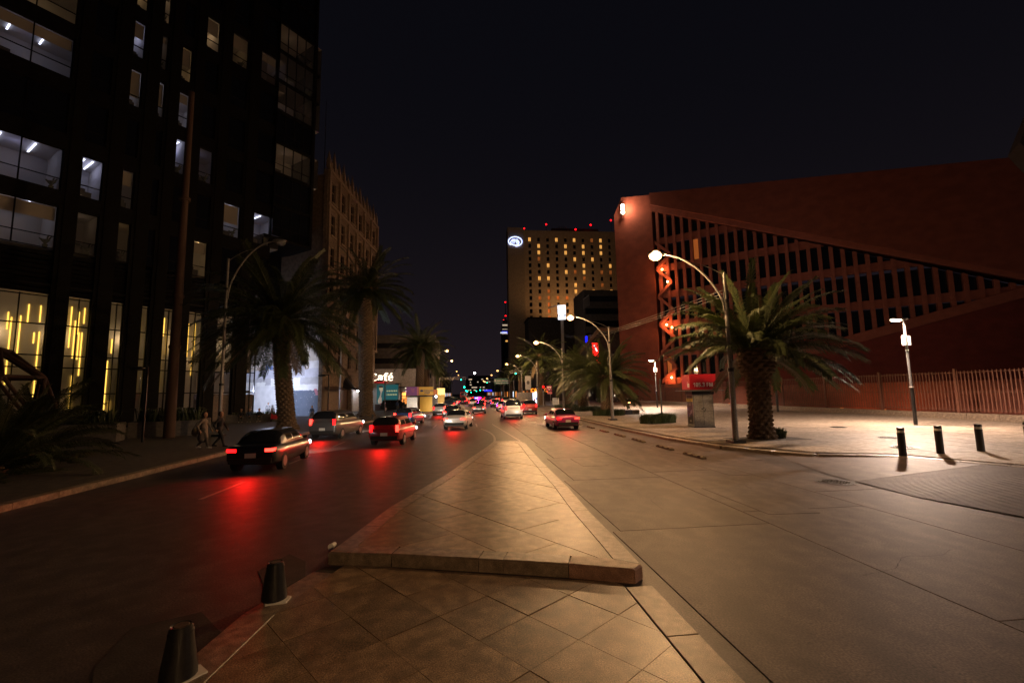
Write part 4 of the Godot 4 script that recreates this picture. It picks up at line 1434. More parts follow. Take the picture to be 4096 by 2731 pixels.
func far_buildings() -> void:
	# dark podium in front of the hotel
	var p := thing("hotel_podium", "dark low podium block with a curved roof in front of the hotel", "building", Vector3(48, 0, -212))
	var st := mb()
	box(st, Vector3(2, 18.3, 0), Vector3(42, 36.6, 14))
	obj("wall", st, M.dark_block, p)
	st = mb()
	box(st, Vector3(2, 37.0, 0), Vector3(43, 0.5, 15))
	obj("roof_edge", st, M.tower_metal, p)
	# dark block with white sign
	var b := thing("dark_office_block", "black glass block carrying a white hotel sign on a pylon", "building", Vector3(46.5, 0, -152))
	st = mb()
	box(st, Vector3(2, 18.2, 0), Vector3(18.5, 36.4, 14))
	obj("wall", st, M.dark_block, b)
	for k in 8:
		st = mb()
		box(st, Vector3(2, 4.0 + 4.2 * k, 7.05), Vector3(17.6, 1.9, 0.1))
		obj("window_band", st, M.dark_glass, b)
	st = mb()
	for k in 6:
		box(st, Vector3(-7.4 + 0.05 * k, 31.5 + 0.0 * k, 7.2 + k * 1.2), Vector3(0.14, 3.2, 0.14))
	box(st, Vector3(-7.3, 33.2, 10.2), Vector3(0.2, 0.25, 7.0))
	obj("roof_trellis", st, M.galvanised, b)
	var sg := thing("hotel_sign", "bright white pylon sign with blue letters beside the dark block", "sign", Vector3(30.6, 0, -140), -0.25)
	st = mb()
	box(st, Vector3(0, 13.0, -0.4), Vector3(0.9, 26.0, 0.5))
	obj("pylon", st, M.kiosk_grey, sg)
	st = mb()
	box(st, Vector3(0, 27.9, 0), Vector3(2.5, 4.6, 0.5))
	obj("sign_panel", st, M.sign_white_glow, sg)
	lettering("letters", "one", 1.15, M.navy, sg, Vector3(0, 27.0, 0.28))
	lettering("letters", "hotel", 0.5, M.navy, sg, Vector3(0, 26.2, 0.28))
	st = mb()
	for k in 5:
		tube(st, [Vector3(-1.2, 30.3, -0.8 + 0.3 * k), Vector3(-4.4, 29.6, -0.8 + 0.3 * k)], 0.05, 5)
	obj("louvre_fins", st, M.galvanised, sg)
	omni(sg, Vector3(0, 28, 0.9), Color(0.9, 0.94, 1.0), 5.0, 0.6)
	# low dark pavilion with slanted frame
	var pv := thing("dark_pavilion", "dark glazed pavilion with slanted pale roof frame behind the palms", "building", Vector3(39, 0, -122))
	st = mb()
	box(st, Vector3(2.5, 9.2, -4), Vector3(14, 18.4, 10))
	obj("wall", st, M.dark_block, pv)
	st = mb()
	prism(st, PackedVector2Array([Vector2(-9, 12.5), Vector2(-2.6, 19.9), Vector2(7, 20.1), Vector2(7, 19.3), Vector2(-2.2, 19.0), Vector2(-9, 11.6)]), Vector3(0, 0, 1.1), Vector3.RIGHT, Vector3.UP, 0.8)
	obj("roof_frame", st, M.plaster_trim, pv)
	for k in 12:
		st = mb()
		box(st, Vector3(-8 + k * 1.2, 7.0, 1.3), Vector3(0.18, minf(13.0, 10.0 + k * 1.2) , 0.2))
		obj("mullion", st, M.tower_metal, pv)
	var rs := thing("red_banner_sign", "glowing red vertical banner with a white stroke hanging on the dark pavilion", "sign", Vector3(32.3, 11.3, -110))
	st = mb()
	prism(st, PackedVector2Array([Vector2(-0.8, 0.4), Vector2(0.9, -0.2), Vector2(0.8, 3.3), Vector2(-0.8, 3.4)]), Vector3.ZERO, Vector3.RIGHT, Vector3.UP, 0.2)
	obj("sign_panel", st, M.neon_red_glow, rs)
	st = mb()
	prism(st, PackedVector2Array([Vector2(-0.45, 2.7), Vector2(-0.15, 2.8), Vector2(0.55, 1.3), Vector2(0.25, 1.2)]), Vector3(0, 0, 0.21), Vector3.RIGHT, Vector3.UP, 0.05)
	obj("stroke", st, M.sign_white_glow, rs)
	st = mb()
	ball(st, Vector3(0.6, -1.4, 0), Vector3(0.55, 0.5, 0.3))
	obj("round_light", st, M.neon_red_glow, rs)
	for q in [[26.0, 5.6, -110], [29.5, 6.3, -118], [29.8, 4.7, -118], [33.4, 17.0, -122]]:
		var bl := thing("blue_light", {5.6: "blue light patch low among the palms, nearest the street", 6.3: "upper round blue light behind the palms", 4.7: "lower blue light behind the palms", 17.0: "high blue light strip on the dark pavilion"}[q[1]], "light", Vector3(q[0], q[1], q[2]), 0, "blue decorative lights")
		st = mb()
		box(st, Vector3.ZERO, Vector3(1.2 if q[1] < 10 else 0.6, 0.8 if q[1] < 10 else 1.8, 0.2))
		obj("light_panel", st, M.sign_blue_spot_glow, bl)
		st = mb()
		box(st, Vector3(0, 0, -0.3), Vector3(1.4, 1.0, 0.3))
		obj("casing", st, M.black_paint, bl)
	# far skyscraper with blue crown lettering
	var t := thing("far_skyscraper", "far slim skyscraper with blue lettered band and lit crown", "building", Vector3(61, 0, -700))
	st = mb()
	box(st, Vector3(0, 48, 0), Vector3(12, 96, 12))
	box(st, Vector3(0, 101, 0), Vector3(10.4, 14, 10.4))
	box(st, Vector3(0.5, 112, 0), Vector3(6.5, 8, 6.5))
	obj("shaft", st, M.dark_block, t)
	st = mb()
	box(st, Vector3(0.4, 96.3, 6.3), Vector3(12.4, 3.4, 0.5))
	obj("blue_sign_band", st, M.sign_blue_glow, t)
	lettering("letters", "LATINO SEG", 2.1, M.sign_white_glow, t, Vector3(0.4, 95.6, 6.7))
	for q in [[101.0, 9.5, 0.9], [107.5, 9.0, 2.2], [93.6, 11.5, 0.6]]:
		st = mb()
		for k in 6:
			box(st, Vector3((k - 2.5) / 6.0 * q[1], q[0], 6.2), Vector3(q[1] / 9.0, q[2], 0.4))
		obj("lit_window_row", st, M.far_lit_window, t)
	st = mb()
	box(st, Vector3(2.2, 82.5, 6.1), Vector3(4.4, 2.4, 0.3))
	obj("lit_window", st, M.hotel_lit_window, t)
	st = mb()
	cyl(st, Vector3(1.2, 114, 0), Vector3(1.2, 144, 0), 0.9, 0.25, 6)
	obj("spire", st, M.tower_metal, t)
	for y in [145.0, 123.0, 116.0]:
		st = mb()
		ball(st, Vector3(1.2 - (3.0 if y < 118 else 0.0), y, 1.5), Vector3(1.1, 0.8, 0.8), 8, 5)
		obj("beacon_light", st, M.beacon_light_glow, t)
	# closing building at the end of the street
	var e := thing("far_block", "dark block closing the view at the street's end with scattered lit windows", "building", Vector3(14, 0, -500))
	st = mb()
	box(st, Vector3(0, 9, 0), Vector3(30, 18, 16))
	box(st, Vector3(0, 19.8, 0), Vector3(24, 3.6, 14))
	obj("wall", st, M.dark_block, e)
	for k in 26:
		st = mb()
		box(st, Vector3(rng.randf_range(-13, 13), 6.0 + 2.9 * rng.randi_range(0, 4), 8.1), Vector3(rng.randf_range(0.9, 2.4), 0.9, 0.2))
		obj("lit_window", st, M.far_lit_window, e)
	st = mb()
	ball(st, Vector3(-5, 24.5, 6), Vector3(1.0, 1.0, 1.0), 8, 5)
	obj("roof_light", st, M.wall_lamp_glow, e)
	# rows of low dark street fronts on either side, far down
	for k in 6:
		var zz := -150.0 - 55.0 * k
		for sd in [-1, 1]:
			var lab := "%s dark street front down the %s side beyond the lamps" % [ORDINAL[k], "left" if sd < 0 else "right"]
			var fb := thing("street_front", lab, "building", Vector3(-28.0 if sd < 0 else 25.5, 0, zz), 0, "far dark street fronts")
			st = mb()
			var hh := 9.0 + fmod(k * 5.3 + (3.0 if sd < 0 else 0.0), 6.0)
			box(st, Vector3(0, hh / 2, 0), Vector3(26.0 if sd < 0 else 10.0, hh, 52))
			obj("wall", st, M.dark_block, fb)
			for q in 5:
				st = mb()
				var zq := -22.0 + 10.0 * q
				box(st, Vector3(sd * -1.0 * (13.05 if sd < 0 else 5.05), 1.9, zq), Vector3(0.1, 2.4, 3.0 + 2.0 * rng.randf()))
				obj("lit_window", st, [M.shop_lit_window, M.door_lit_window, M.hotel_dim_window, M.hotel_dim_window][(q + k) % 4], fb)

func fence() -> void:
	var f := Node3D.new()
	f.name = "picket_fence"
	add_child(f)
	tag(f, "long dark red metal picket fence along the back of the plaza", "fence")
	var x := 35.6
	var st := mb()
	slab(st, Vector3(0, 0.2, 0), Vector3(0.4, 0.5, 1.98), 0.02)
	var plinth := st.commit()
	for k in 38:
		inst("plinth_stone", plinth, M.kerb_stone, f, Vector3(x, 0.15, -18 - k * 2.0))
	st = mb()
	box(st, Vector3(0, 1.55, 0), Vector3(0.035, 2.9, 0.075))
	var picket := st.commit()
	for k in 296:
		inst("picket", picket, M.fence_paint, f, Vector3(x, 0.62, -17.2 - k * 0.25))
	for y in [0.85, 2.1, 3.5]:
		st = mb()
		box(st, Vector3(x + 0.045, y, -54.3), Vector3(0.05, 0.07, 74.6))
		obj("rail", st, M.fence_paint, f)
	for k in 13:
		st = mb()
		box(st, Vector3(x + 0.02, 2.05, -17.4 - 6.1 * k), Vector3(0.16, 3.5, 0.16))
		obj("post", st, M.fence_paint, f)

# ---------------------------------------------------------------- palms
var frond_meshes := []

func make_frond(elev: float, bend: float, sd: int) -> ArrayMesh:
	var r := RandomNumberGenerator.new()
	r.seed = sd
	var st := mb()
	var p := Vector3.ZERO
	var e := elev
	var pts := []
	var dirs := []
	for k in 13:
		pts.append(p)
		var d := Vector3(cos(e), sin(e), 0)
		dirs.append(d)
		p += d / 12.0
		e -= bend / 12.0 * (0.5 + k / 12.0)
	for k in 12:
		cyl(st, pts[k], pts[k + 1], lerpf(0.009, 0.0015, k / 12.0), lerpf(0.009, 0.0015, (k + 1) / 12.0), 3, false)
	for i in 88:
		var t := 0.10 + 0.9 * i / 88.0
		var q := t * 12.0
		var k := mini(11, int(q))
		var c: Vector3 = pts[k].lerp(pts[k + 1], q - k)
		var d: Vector3 = dirs[k]
		var upv := Vector3(-d.y, d.x, 0)
		var l := 0.125 * (0.35 + 0.65 * sin(PI * clampf(0.12 + t * 0.78, 0, 1))) * r.randf_range(0.85, 1.1)
		for s in [-1.0, 1.0]:
			var fwd := 0.35 + 0.75 * t + r.randf_range(-0.1, 0.1)
			var side := (Vector3(0, 0, s) + d * fwd + upv * r.randf_range(0.0, 0.38)).normalized()
			var w := d.cross(side).cross(side).normalized() * 0.0044
			var mid := c + side * l * 0.55
			var tip := c + side * l + Vector3(0, -l * r.randf_range(0.15, 0.6), 0)
			quad(st, c - w * 0.6, mid - w, mid + w, c + w * 0.6)
			tri(st, mid - w, tip, mid + w)
	return st.commit()

func trunk_mesh(h: float, rb: float, rm: float, rt: float, lean: Vector3) -> ArrayMesh:
	var st := mb()
	var n := 42
	var m := int(h / 0.07)
	var at := func(i: int, j: int) -> Vector3:
		var y := h * j / m
		var t := y / h
		var r := rm
		if y < 0.8:
			r = lerpf(rb, rm, pow(y / 0.8, 0.6))
		r = lerpf(r, rt, smoothstep(1.0 - minf(0.5, 1.7 / h), 1.0 - minf(0.25, 0.9 / h), t))
		var a := TAU * i / n
		var scar := absf(sin(a * 5.0 + y * 8.0)) * absf(sin(a * 5.0 - y * 8.0))
		r *= 0.92 + 0.26 * pow(scar, 1.6) + 0.03 * sin(y * 37.0 + a * 3.0)
		var off := lean * sin(PI * 0.5 * t) + Vector3(-lean.z, 0, lean.x) * 0.2 * sin(PI * t)
		return Vector3(cos(a) * r, y, -sin(a) * r) + off
	for j in m:
		for i in n:
			quad(st, at.call(i, j), at.call(i + 1, j), at.call(i + 1, j + 1), at.call(i, j + 1))
	return st.commit()

func palm(label: String, at: Vector3, h: float, L: float, n: int, rb: float, rm: float, rt: float, lean: Vector3, sd: int, lowest := -0.75, trimmed := -9.0) -> Node3D:
	var p := thing("palm_tree", label, "palm tree", at, 0, "date palms along the avenue")
	var r := RandomNumberGenerator.new()
	r.seed = sd
	if h > 0.3:
		inst("trunk", trunk_mesh(h, rb, rm, rt, lean), M.bark, p)
	var top := Vector3(0, h, 0) + lean
	for k in n:
		var f := float(k) / n
		var elev := lerpf(1.45, lowest, pow(f, 0.8))
		var idx := 0
		for q in frond_meshes.size():
			if absf(frond_meshes[q][0] - elev) < absf(frond_meshes[idx][0] - elev) - 0.01:
				idx = q
		idx = mini(frond_meshes.size() - 1, idx + (k % 2))
		var a := k * 2.39996 + r.randf_range(-0.2, 0.2)
		if elev < trimmed and cos(a) < -0.15:
			continue
		var b := Basis(Vector3.UP, a) * Basis(Vector3(0, 0, 1), elev - frond_meshes[idx][0] + r.randf_range(-0.1, 0.1)) * Basis(Vector3.RIGHT, r.randf_range(-0.4, 0.4))
		inst("frond", frond_meshes[idx][1], M.frond_dry if (f > 0.93 and k % 2 == 0) else M.frond_green, p, top + Vector3(0, -0.35 * f, 0) + Basis(Vector3.UP, a) * Vector3(rt * 0.5, 0, 0), b.scaled(Vector3.ONE * L * r.randf_range(0.85, 1.08)))
	return p

func palms() -> void:
	var sd := 100
	for a in [[1.4, 0.7], [1.4, 0.9], [1.0, 1.2], [1.0, 1.0], [0.55, 1.3], [0.55, 1.1], [0.1, 1.1], [0.1, 0.9], [-0.4, 0.7], [-0.4, 0.6], [-0.8, 0.4]]:
		sd += 1
		frond_meshes.append([a[0], make_frond(a[0], a[1], sd)])
	palm("squat palm with a thick scaly trunk beside the near right street lamp", Vector3(14.55, 0.1, -21.3), 4.55, 4.3, 112, 0.70, 0.5, 0.80, Vector3(0.0, 0, 0), 1, -0.3, 0.2)
	palm("large dark palm with a curved trunk in front of the lit painted wall", Vector3(-13.4, 0.1, -35.9), 8.6, 6.2, 90, 0.9, 0.58, 0.72, Vector3(-0.8, 0, 0), 2)
	palm("tallest dark palm in front of the old plaster building", Vector3(-11.9, 0.1, -55.6), 15.6, 5.9, 84, 1.2, 0.75, 0.95, Vector3(-0.3, 0, 0), 3)
	palm("dark palm beside the cafe building, right of the tallest one", Vector3(-7.7, 0.1, -73.3), 10.2, 5.2, 76, 0.95, 0.6, 0.7, Vector3(0.4, 0, 0), 4)
	palm("palm in the grass bed behind the second right street lamp", Vector3(14.5, 0.1, -46.0), 4.2, 4.9, 74, 0.72, 0.5, 0.7, Vector3(-0.1, 0, 0), 5, -0.6)
	palm("stocky palm in the middle grass bed left of the parked van", Vector3(15.3, 0.1, -58.5), 5.0, 4.6, 66, 1.0, 0.7, 0.85, Vector3.ZERO, 6, -0.6)
	palm("palm with a pale lit trunk by the yield sign", Vector3(15.6, 0.1, -68.0), 6.0, 4.7, 66, 0.9, 0.62, 0.75, Vector3.ZERO, 7, -0.8)
	palm("tall right-hand palm with hanging fronds behind the traffic signal arm", Vector3(14.2, 0.1, -86.0), 9.8, 5.2, 66, 0.9, 0.6, 0.7, Vector3.ZERO, 8, -1.0)
	palm("young stemless palm at the left edge of the picture", Vector3(-16.2, 0.15, -17.4), 0.35, 3.6, 46, 0.4, 0.4, 0.4, Vector3.ZERO, 9, 0.05)
	palm("young stemless palm beside the dome frame at far left", Vector3(-19.6, 0.15, -22.6), 0.35, 3.6, 44, 0.4, 0.4, 0.4, Vector3.ZERO, 10, 0.05)
	var src: Node3D = get_node("palm_tree_003")
	var k := 0
	for a in [[-8.6, -96.0, 0.95], [-8.4, -122.0, 0.8], [-8.4, -160.0, 0.8], [13.6, -112.0, 0.85], [13.8, -140.0, 0.8], [14.0, -175.0, 0.8]]:
		copy_of(src, "%s far dark palm down the %s side of the avenue" % [ORDINAL[k % 3], "left" if a[0] < 0 else "right"], Vector3(a[0], 0.1, a[1]), 1.0 + k, a[2])
		k += 1

# ---------------------------------------------------------------- lamps
func arch_lamp(label: String, at: Vector3, turn: float, scl: float, lit: bool, far := false, arm_low := false) -> Node3D:
	var l := thing("street_lamp", label, "street lamp", at, turn, "arched street lamps")
	var st := mb()
	slab(st, Vector3(0, 0.06, 0), Vector3(0.62, 0.14, 0.62), 0.02)
	obj("base_plate", st, M.black_paint, l)
	st = mb()
	cyl(st, Vector3(0, 0.1, 0), Vector3(0, 3.4, 0), 0.135, 0.12, 14)
	cyl(st, Vector3(0, 3.4, 0), Vector3(0, 8.1 * scl, 0), 0.10, 0.075, 12)
	obj("pole", st, M.galvanised, l)
	for y in [3.3, 6.6 * scl]:
		st = mb()
		cyl(st, Vector3(0, y, 0), Vector3(0, y + 0.16, 0), 0.145, 0.145, 12)
		obj("clamp", st, M.black_paint, l)
	st = mb()
	var pts := []
	for k in 15:
		var t := k / 14.0
		pts.append(Vector3(-0.12 - 3.0 * pow(t, 1.35), (6.55 + 2.4 * sin(PI * 0.5 * t)) * scl, 0))
	tube(st, pts, 0.055, 8)
	tube(st, [Vector3(-0.10, 6.2 * scl, 0), Vector3(-0.12, 6.55 * scl, 0)], 0.05, 6)
	obj("arm", st, M.galvanised, l)
	st = mb()
	pts = []
	for k in 9:
		var t := k / 8.0
		pts.append(Vector3(-0.05 - 1.7 * t, (8.0 + 0.55 * sin(PI * 0.5 * t)) * scl, 0))
	tube(st, pts, 0.02, 6)
	obj("tie_rod", st, M.galvanised, l)
	var hd := Vector3(-3.35, 8.95 * scl, 0)
	st = mb()
	ball(st, hd + Vector3(0.05, 0.05, 0), Vector3(0.5, 0.12, 0.19), 12, 6)
	obj("lamp_head", st, M.galvanised, l)
	st = mb()
	ball(st, hd + Vector3(-0.05, -0.06, 0), Vector3(0.32, 0.24, 0.26), 12, 6)
	obj("lamp_glass", st, (M.far_lamp_glow if far else M.lamp_glow) if lit else M.clear_glass, l)
	if arm_low:
		st = mb()
		pts = []
		for k in 8:
			var t := k / 7.0
			pts.append(Vector3(0.12 + 1.4 * t, (5.0 + 0.55 * sin(PI * 0.5 * t)) * scl, 0))
		tube(st, pts, 0.035, 6)
		obj("low_arm", st, M.galvanised, l)
		st = mb()
		ball(st, Vector3(1.7, 5.56 * scl, 0), Vector3(0.28, 0.07, 0.12), 10, 5)
		obj("low_lamp_head", st, M.galvanised, l)
	return l

func street_lamps() -> void:
	var zs := [-20.15, -38.0, -57.6, -79.0, -101.0, -131.0, -163.0, -200.0, -240.0]
	for k in zs.size():
		var l := arch_lamp("%s lit arched street lamp of the right row, counted from the camera" % ORDINAL[k], Vector3(12.45, 0.15, zs[k]), 0.0, 1.0, true, k > 3)
		if k < 5:
			omni(l, Vector3(-3.4, 8.72, 0), SODIUM, 250.0, 0.22)
	var near := arch_lamp("lit arched street lamp behind the camera on the right pavement", Vector3(13.5, 0.15, 20.0), 0.0, 1.0, true)
	spot(near, Vector3(-3.4, 8.66, 0), Vector3(0, -1, 0), 82, SODIUM, 430.0, 0.22, 0.25)
	var ls := [[-8.0, -110.0], [-8.0, -144.0], [-8.0, -215.0], [-8.0, -260.0]]
	for k in ls.size():
		var l := arch_lamp("%s lit arched street lamp of the left row, counted from the camera" % ORDINAL[k], Vector3(ls[k][0], 0.15, ls[k][1]), PI, 1.45, true, true)
		if k < 2:
			omni(l, Vector3(-3.4, 12.6, 0), SODIUM, 130.0, 0.22)
	arch_lamp("unlit grey arched street lamp in front of the office tower", Vector3(-16.2, 0.15, -31.8), PI, 1.48, false, false, true)
	arch_lamp("unlit arched street lamp among the palms before the old building", Vector3(-15.6, 0.15, -58.0), PI, 1.7, false)
	# tall rusty mast
	var m := thing("tall_mast", "very tall rust brown mast in front of the office tower", "mast", Vector3(-19.2, 0.15, -31.7))
	var st := mb()
	cyl(st, Vector3(0, 0, 0), Vector3(0, 24.0, 0), 0.33, 0.17, 16)
	obj("shaft", st, M.rust, m)
	for y in [5.8, 9.2, 16.0]:
		st = mb()
		cyl(st, Vector3(0, y, 0), Vector3(0, y + 0.2, 0), 0.34, 0.34, 16)
		obj("collar", st, M.rust, m)
	# overhead wires
	var w := thing("overhead_wires", "three thin wires crossing from the right lamp post towards the hotel", "wires")
	for k in 3:
		st = mb()
		var pts := []
		for q in 17:
			var t := q / 16.0
			pts.append(Vector3(12.45, 7.4 - 0.16 * k, -20.15).lerp(Vector3(30.4, 21.0 - 0.3 * k, -139.5), t) + Vector3(0, -1.6 * sin(PI * t), 0))
		tube(st, pts, 0.014, 4)
		obj("wire", st, M.wire, w)

func plaza_lamps() -> void:
	var first: Node3D = null
	var spec := [[28.1, -26.0, 4.0, true, "lit plaza lamp with a flat head in front of the red fence"], [26.9, -62.0, 4.0, true, "lit plaza lamp beside the red building's plain end wall"], [36.0, -4.0, 4.0, true, "lit plaza lamp beyond the right edge of the picture"], [32.0, -44.0, 4.0, false, "unlit plaza lamp post hidden behind the squat palm"]]
	for a in spec:
		var l := thing("plaza_lamp", a[4], "lamp post", Vector3(a[0], 0.15, a[1]), 0, "plaza lamp posts")
		var st := mb()
		cyl(st, Vector3.ZERO, Vector3(0, 2.4, 0), 0.11, 0.10, 12)
		obj("lower_post", st, M.black_paint, l)
		st = mb()
		cyl(st, Vector3(0, 2.4, 0), Vector3(0, 6.3, 0), 0.085, 0.06, 12)
		cyl(st, Vector3(0, 6.3, 0), Vector3(-0.05, 6.7, 0), 0.055, 0.04, 10)
		obj("upper_post", st, M.pole_paint, l)
		for y in [2.36, 4.7]:
			st = mb()
			cyl(st, Vector3(0, y, 0), Vector3(0, y + 0.06, 0), 0.125 if y < 3 else 0.09, 0.125 if y < 3 else 0.09, 12)
			obj("ring", st, M.reflector_tape, l)
		st = mb()
		box(st, Vector3(-0.35, 6.74, 0), Vector3(1.0, 0.1, 0.34))
		box(st, Vector3(0.12, 6.72, 0), Vector3(0.3, 0.06, 0.2))
		obj("lamp_head", st, M.galvanised, l)
		st = mb()
		ball(st, Vector3(-0.55, 6.67, 0), Vector3(0.38, 0.09, 0.17), 12, 6)
		obj("lamp_lens", st, M.plaza_lamp_glow if a[3] else M.clear_glass, l)
		st = mb()
		for x in [-0.17, 0.17]:
			box(st, Vector3(x, 5.35, 0.02), Vector3(0.16, 0.6, 0.14))
		obj("speaker_box", st, M.sign_cream_glow if false else M.white_paint, l)
		if a[3]:
			spot(l, Vector3(-0.55, 6.55, 0), Vector3(-0.12, -1, 0.0), 80, Color(1.0, 0.86, 0.76), 390.0, 0.3, 0.4)
	# short posts near the kiosk
	for a in [[19.3, -43.5, 3.6, "slim grey post in the grass bed left of the radio kiosk"], [15.2, -47.5, 3.0, "slim dark post behind the palm of the second lamp"], [15.9, -59.2, 2.9, "slim dark post left of the parked van"]]:
		var p := thing("slim_post", a[3], "post", Vector3(a[0], 0.15, a[1]), 0, "slim posts on the plaza")
		var st := mb()
		cyl(st, Vector3.ZERO, Vector3(0, a[2], 0), 0.09, 0.08, 10)
		obj("shaft", st, M.pole_paint, p)
		st = mb()
		lathe(st, Vector3.ZERO, [Vector2(0.14, 0), Vector2(0.14, 0.25), Vector2(0.1, 0.3)], 10)
		obj("foot", st, M.black_paint, p)

# ---------------------------------------------------------------- kiosks
func poster_image() -> ImageTexture:
	var im := Image.create(128, 256, false, Image.FORMAT_RGB8)
	im.fill(Color(0.05, 0.045, 0.045))
	var n := FastNoiseLite.new()
	n.seed = 3
	n.frequency = 0.03
	for y in range(125, 195):
		for x in range(12, 116):
			var v := n.get_noise_2d(x * 1.4, y) + 0.3 * sin((x + y) * 0.06)
			im.set_pixel(x, y, Color(0.5, 0.5, 0.48) * smoothstep(-0.1, 0.35, v))
	for y in [72, 82, 88]:
		for x in range(38, 92):
			if sin(x * 1.9) > -0.5:
				im.fill_rect(Rect2i(x, y, 1, 4), Color(0.6, 0.58, 0.5))
	im.fill_rect(Rect2i(48, 222, 36, 14), Color(0.6, 0.6, 0.56))
	return ImageTexture.create_from_image(im)

func kiosks() -> void:
	var k := thing("radio_kiosk", "grey newspaper kiosk with red radio sign on its roof and black poster", "kiosk", Vector3(15.62, 0.15, -29.15), -0.16)
	var st := mb()
	box(st, Vector3(0, 1.14, 0), Vector3(1.3, 2.16, 1.32))
	obj("cabin", st, M.kiosk_grey, k)
	st = mb()
	box(st, Vector3(0, 0.03, 0), Vector3(1.36, 0.06, 1.38))
	obj("skirting", st, M.black_paint, k)
	st = mb()
	box(st, Vector3(0, 2.26, 0), Vector3(1.42, 0.2, 1.44))
	obj("cornice", st, M.black_paint, k)
	st = mb()
	slab(st, Vector3(0, 2.4, 0), Vector3(2.5, 0.06, 2.2), 0.02)
	obj("canopy", st, M.pole_paint, k)
	for x in [-0.01, 0.62, -0.62]:
		st = mb()
		box(st, Vector3(x, 1.15, 0.668), Vector3(0.02, 2.0, 0.012))
		obj("door_seam", st, M.black_paint, k)
	st = mb()
	box(st, Vector3(0.02, 1.05, 0.672), Vector3(1.25, 0.015, 0.012))
	obj("door_seam", st, M.black_paint, k)
	st = mb()
	for a in [[-0.1, 1.2], [0.02, 1.28], [0.1, 1.15], [0.06, 1.05]]:
		box(st, Vector3(a[0], a[1], 0.675), Vector3(0.09, 0.07, 0.006), Basis(Vector3(0, 0, 1), a[0] * 9))
	obj("sticker", st, M.black_paint, k)
	st = mb()
	box(st, Vector3(0.0, 2.98, 0), Vector3(1.7, 1.0, 1.6))
	obj("sign_box", st, M.sign_red, k)
	lettering("letters", "105.3 FM", 0.27, M.white_paint, k, Vector3(0.02, 2.78, 0.81), Basis.IDENTITY.scaled(Vector3(0.82, 1, 1)))
	lettering("letters", "io", 0.34, M.white_paint, k, Vector3(-0.86, 2.78, 0.55), Basis(Vector3.UP, -PI / 2))
	var m := plain("poster_print", Color.WHITE, 0.35)
	m.albedo_texture = poster_image()
	st = mb()
	quad(st, Vector3(-0.656, 0.2, -0.5), Vector3(-0.656, 0.2, 0.5), Vector3(-0.656, 2.1, 0.5), Vector3(-0.656, 2.1, -0.5))
	obj("poster", st, m, k)
	var ye := plain("poster_yellow", lin(0.62, 0.50, 0.03), 0.4)
	lettering("letters", "ALEX FDZ", 0.2, ye, k, Vector3(-0.662, 1.78, 0), Basis(Vector3.UP, -PI / 2), false, 0.004)
	# purple topped steel kiosk on the left pavement
	k = thing("purple_kiosk", "polished steel kiosk with a purple poster box on top, left pavement", "kiosk", Vector3(-6.95, 0.15, -59.2), 0.1)
	st = mb()
	box(st, Vector3(0, 1.1, 0), Vector3(1.3, 2.1, 1.3))
	obj("cabin", st, M.kiosk_steel, k)
	st = mb()
	slab(st, Vector3(-0.2, 2.3, 0.1), Vector3(2.7, 0.08, 2.0), 0.02)
	box(st, Vector3(0, 2.2, 0), Vector3(1.4, 0.14, 1.4))
	obj("canopy", st, M.black_paint, k)
	st = mb()
	box(st, Vector3(-0.08, 2.9, 0), Vector3(1.35, 1.1, 1.4))
	obj("sign_box", st, M.sign_purple, k)
	st = mb()
	box(st, Vector3(0.71, 2.9, 0), Vector3(0.2, 1.1, 1.38))
	obj("side_sign", st, M.sign_pink, k)
	st = mb()
	for q in 3:
		box(st, Vector3(0.05 + 0.03 * q, 3.16 - 0.16 * q, 0.705), Vector3(0.5 - 0.08 * q, 0.045, 0.01))
	obj("print_lines", st, M.sign_pink, k)
	# yellow kiosk
	k = thing("yellow_kiosk", "yellow kiosk with a blue oval logo behind the steel one", "kiosk", Vector3(-5.75, 0.15, -65.6), 0.1)
	st = mb()
	box(st, Vector3(0, 1.1, 0), Vector3(1.7, 2.1, 1.4))
	obj("cabin", st, M.sign_yellow, k)
	st = mb()
	slab(st, Vector3(0, 2.25, 0), Vector3(2.5, 0.1, 2.0), 0.02)
	obj("canopy", st, M.black_paint, k)
	st = mb()
	box(st, Vector3(0, 2.95, 0), Vector3(2.0, 1.15, 1.4))
	obj("sign_box", st, M.sign_yellow, k)
	lettering("letters", "mercado", 0.24, M.navy, k, Vector3(0.35, 3.0, 0.71))
	lettering("letters", "pago", 0.24, M.navy, k, Vector3(0.14, 2.72, 0.71))
	st = mb()
	ball(st, Vector3(-0.62, 2.98, 0.7), Vector3(0.24, 0.15, 0.02))
	obj("logo", st, M.navy, k)
	# orange and cream kiosk, lamp post light
	k = thing("orange_kiosk", "kiosk with an orange sign and a glowing cream box farther along", "kiosk", Vector3(-5.6, 0.15, -76.0), 0.1)
	st = mb()
	box(st, Vector3(0, 1.1, 0), Vector3(1.6, 2.1, 1.4))
	obj("cabin", st, M.kiosk_grey, k)
	st = mb()
	box(st, Vector3(-0.1, 2.75, 0), Vector3(1.8, 0.9, 1.4))
	obj("sign_box", st, M.sign_orange, k)
	st = mb()
	box(st, Vector3(1.45, 2.9, -2.5), Vector3(1.3, 1.1, 1.2))
	obj("light_box_sign", st, M.sign_cream_glow, k)
	st = mb()
	box(st, Vector3(1.45, 1.15, -2.5), Vector3(1.2, 2.3, 1.2))
	obj("side_cabin", st, M.sign_yellow, k)
	var ln := thing("lantern", "bright white lantern hanging at the yellow kiosk's corner", "lamp", Vector3(-4.35, 2.3, -65.8))
	st = mb()
	ball(st, Vector3.ZERO, Vector3(0.13, 0.15, 0.13))
	obj("bulb", st, M.wall_lamp_glow, ln)
	st = mb()
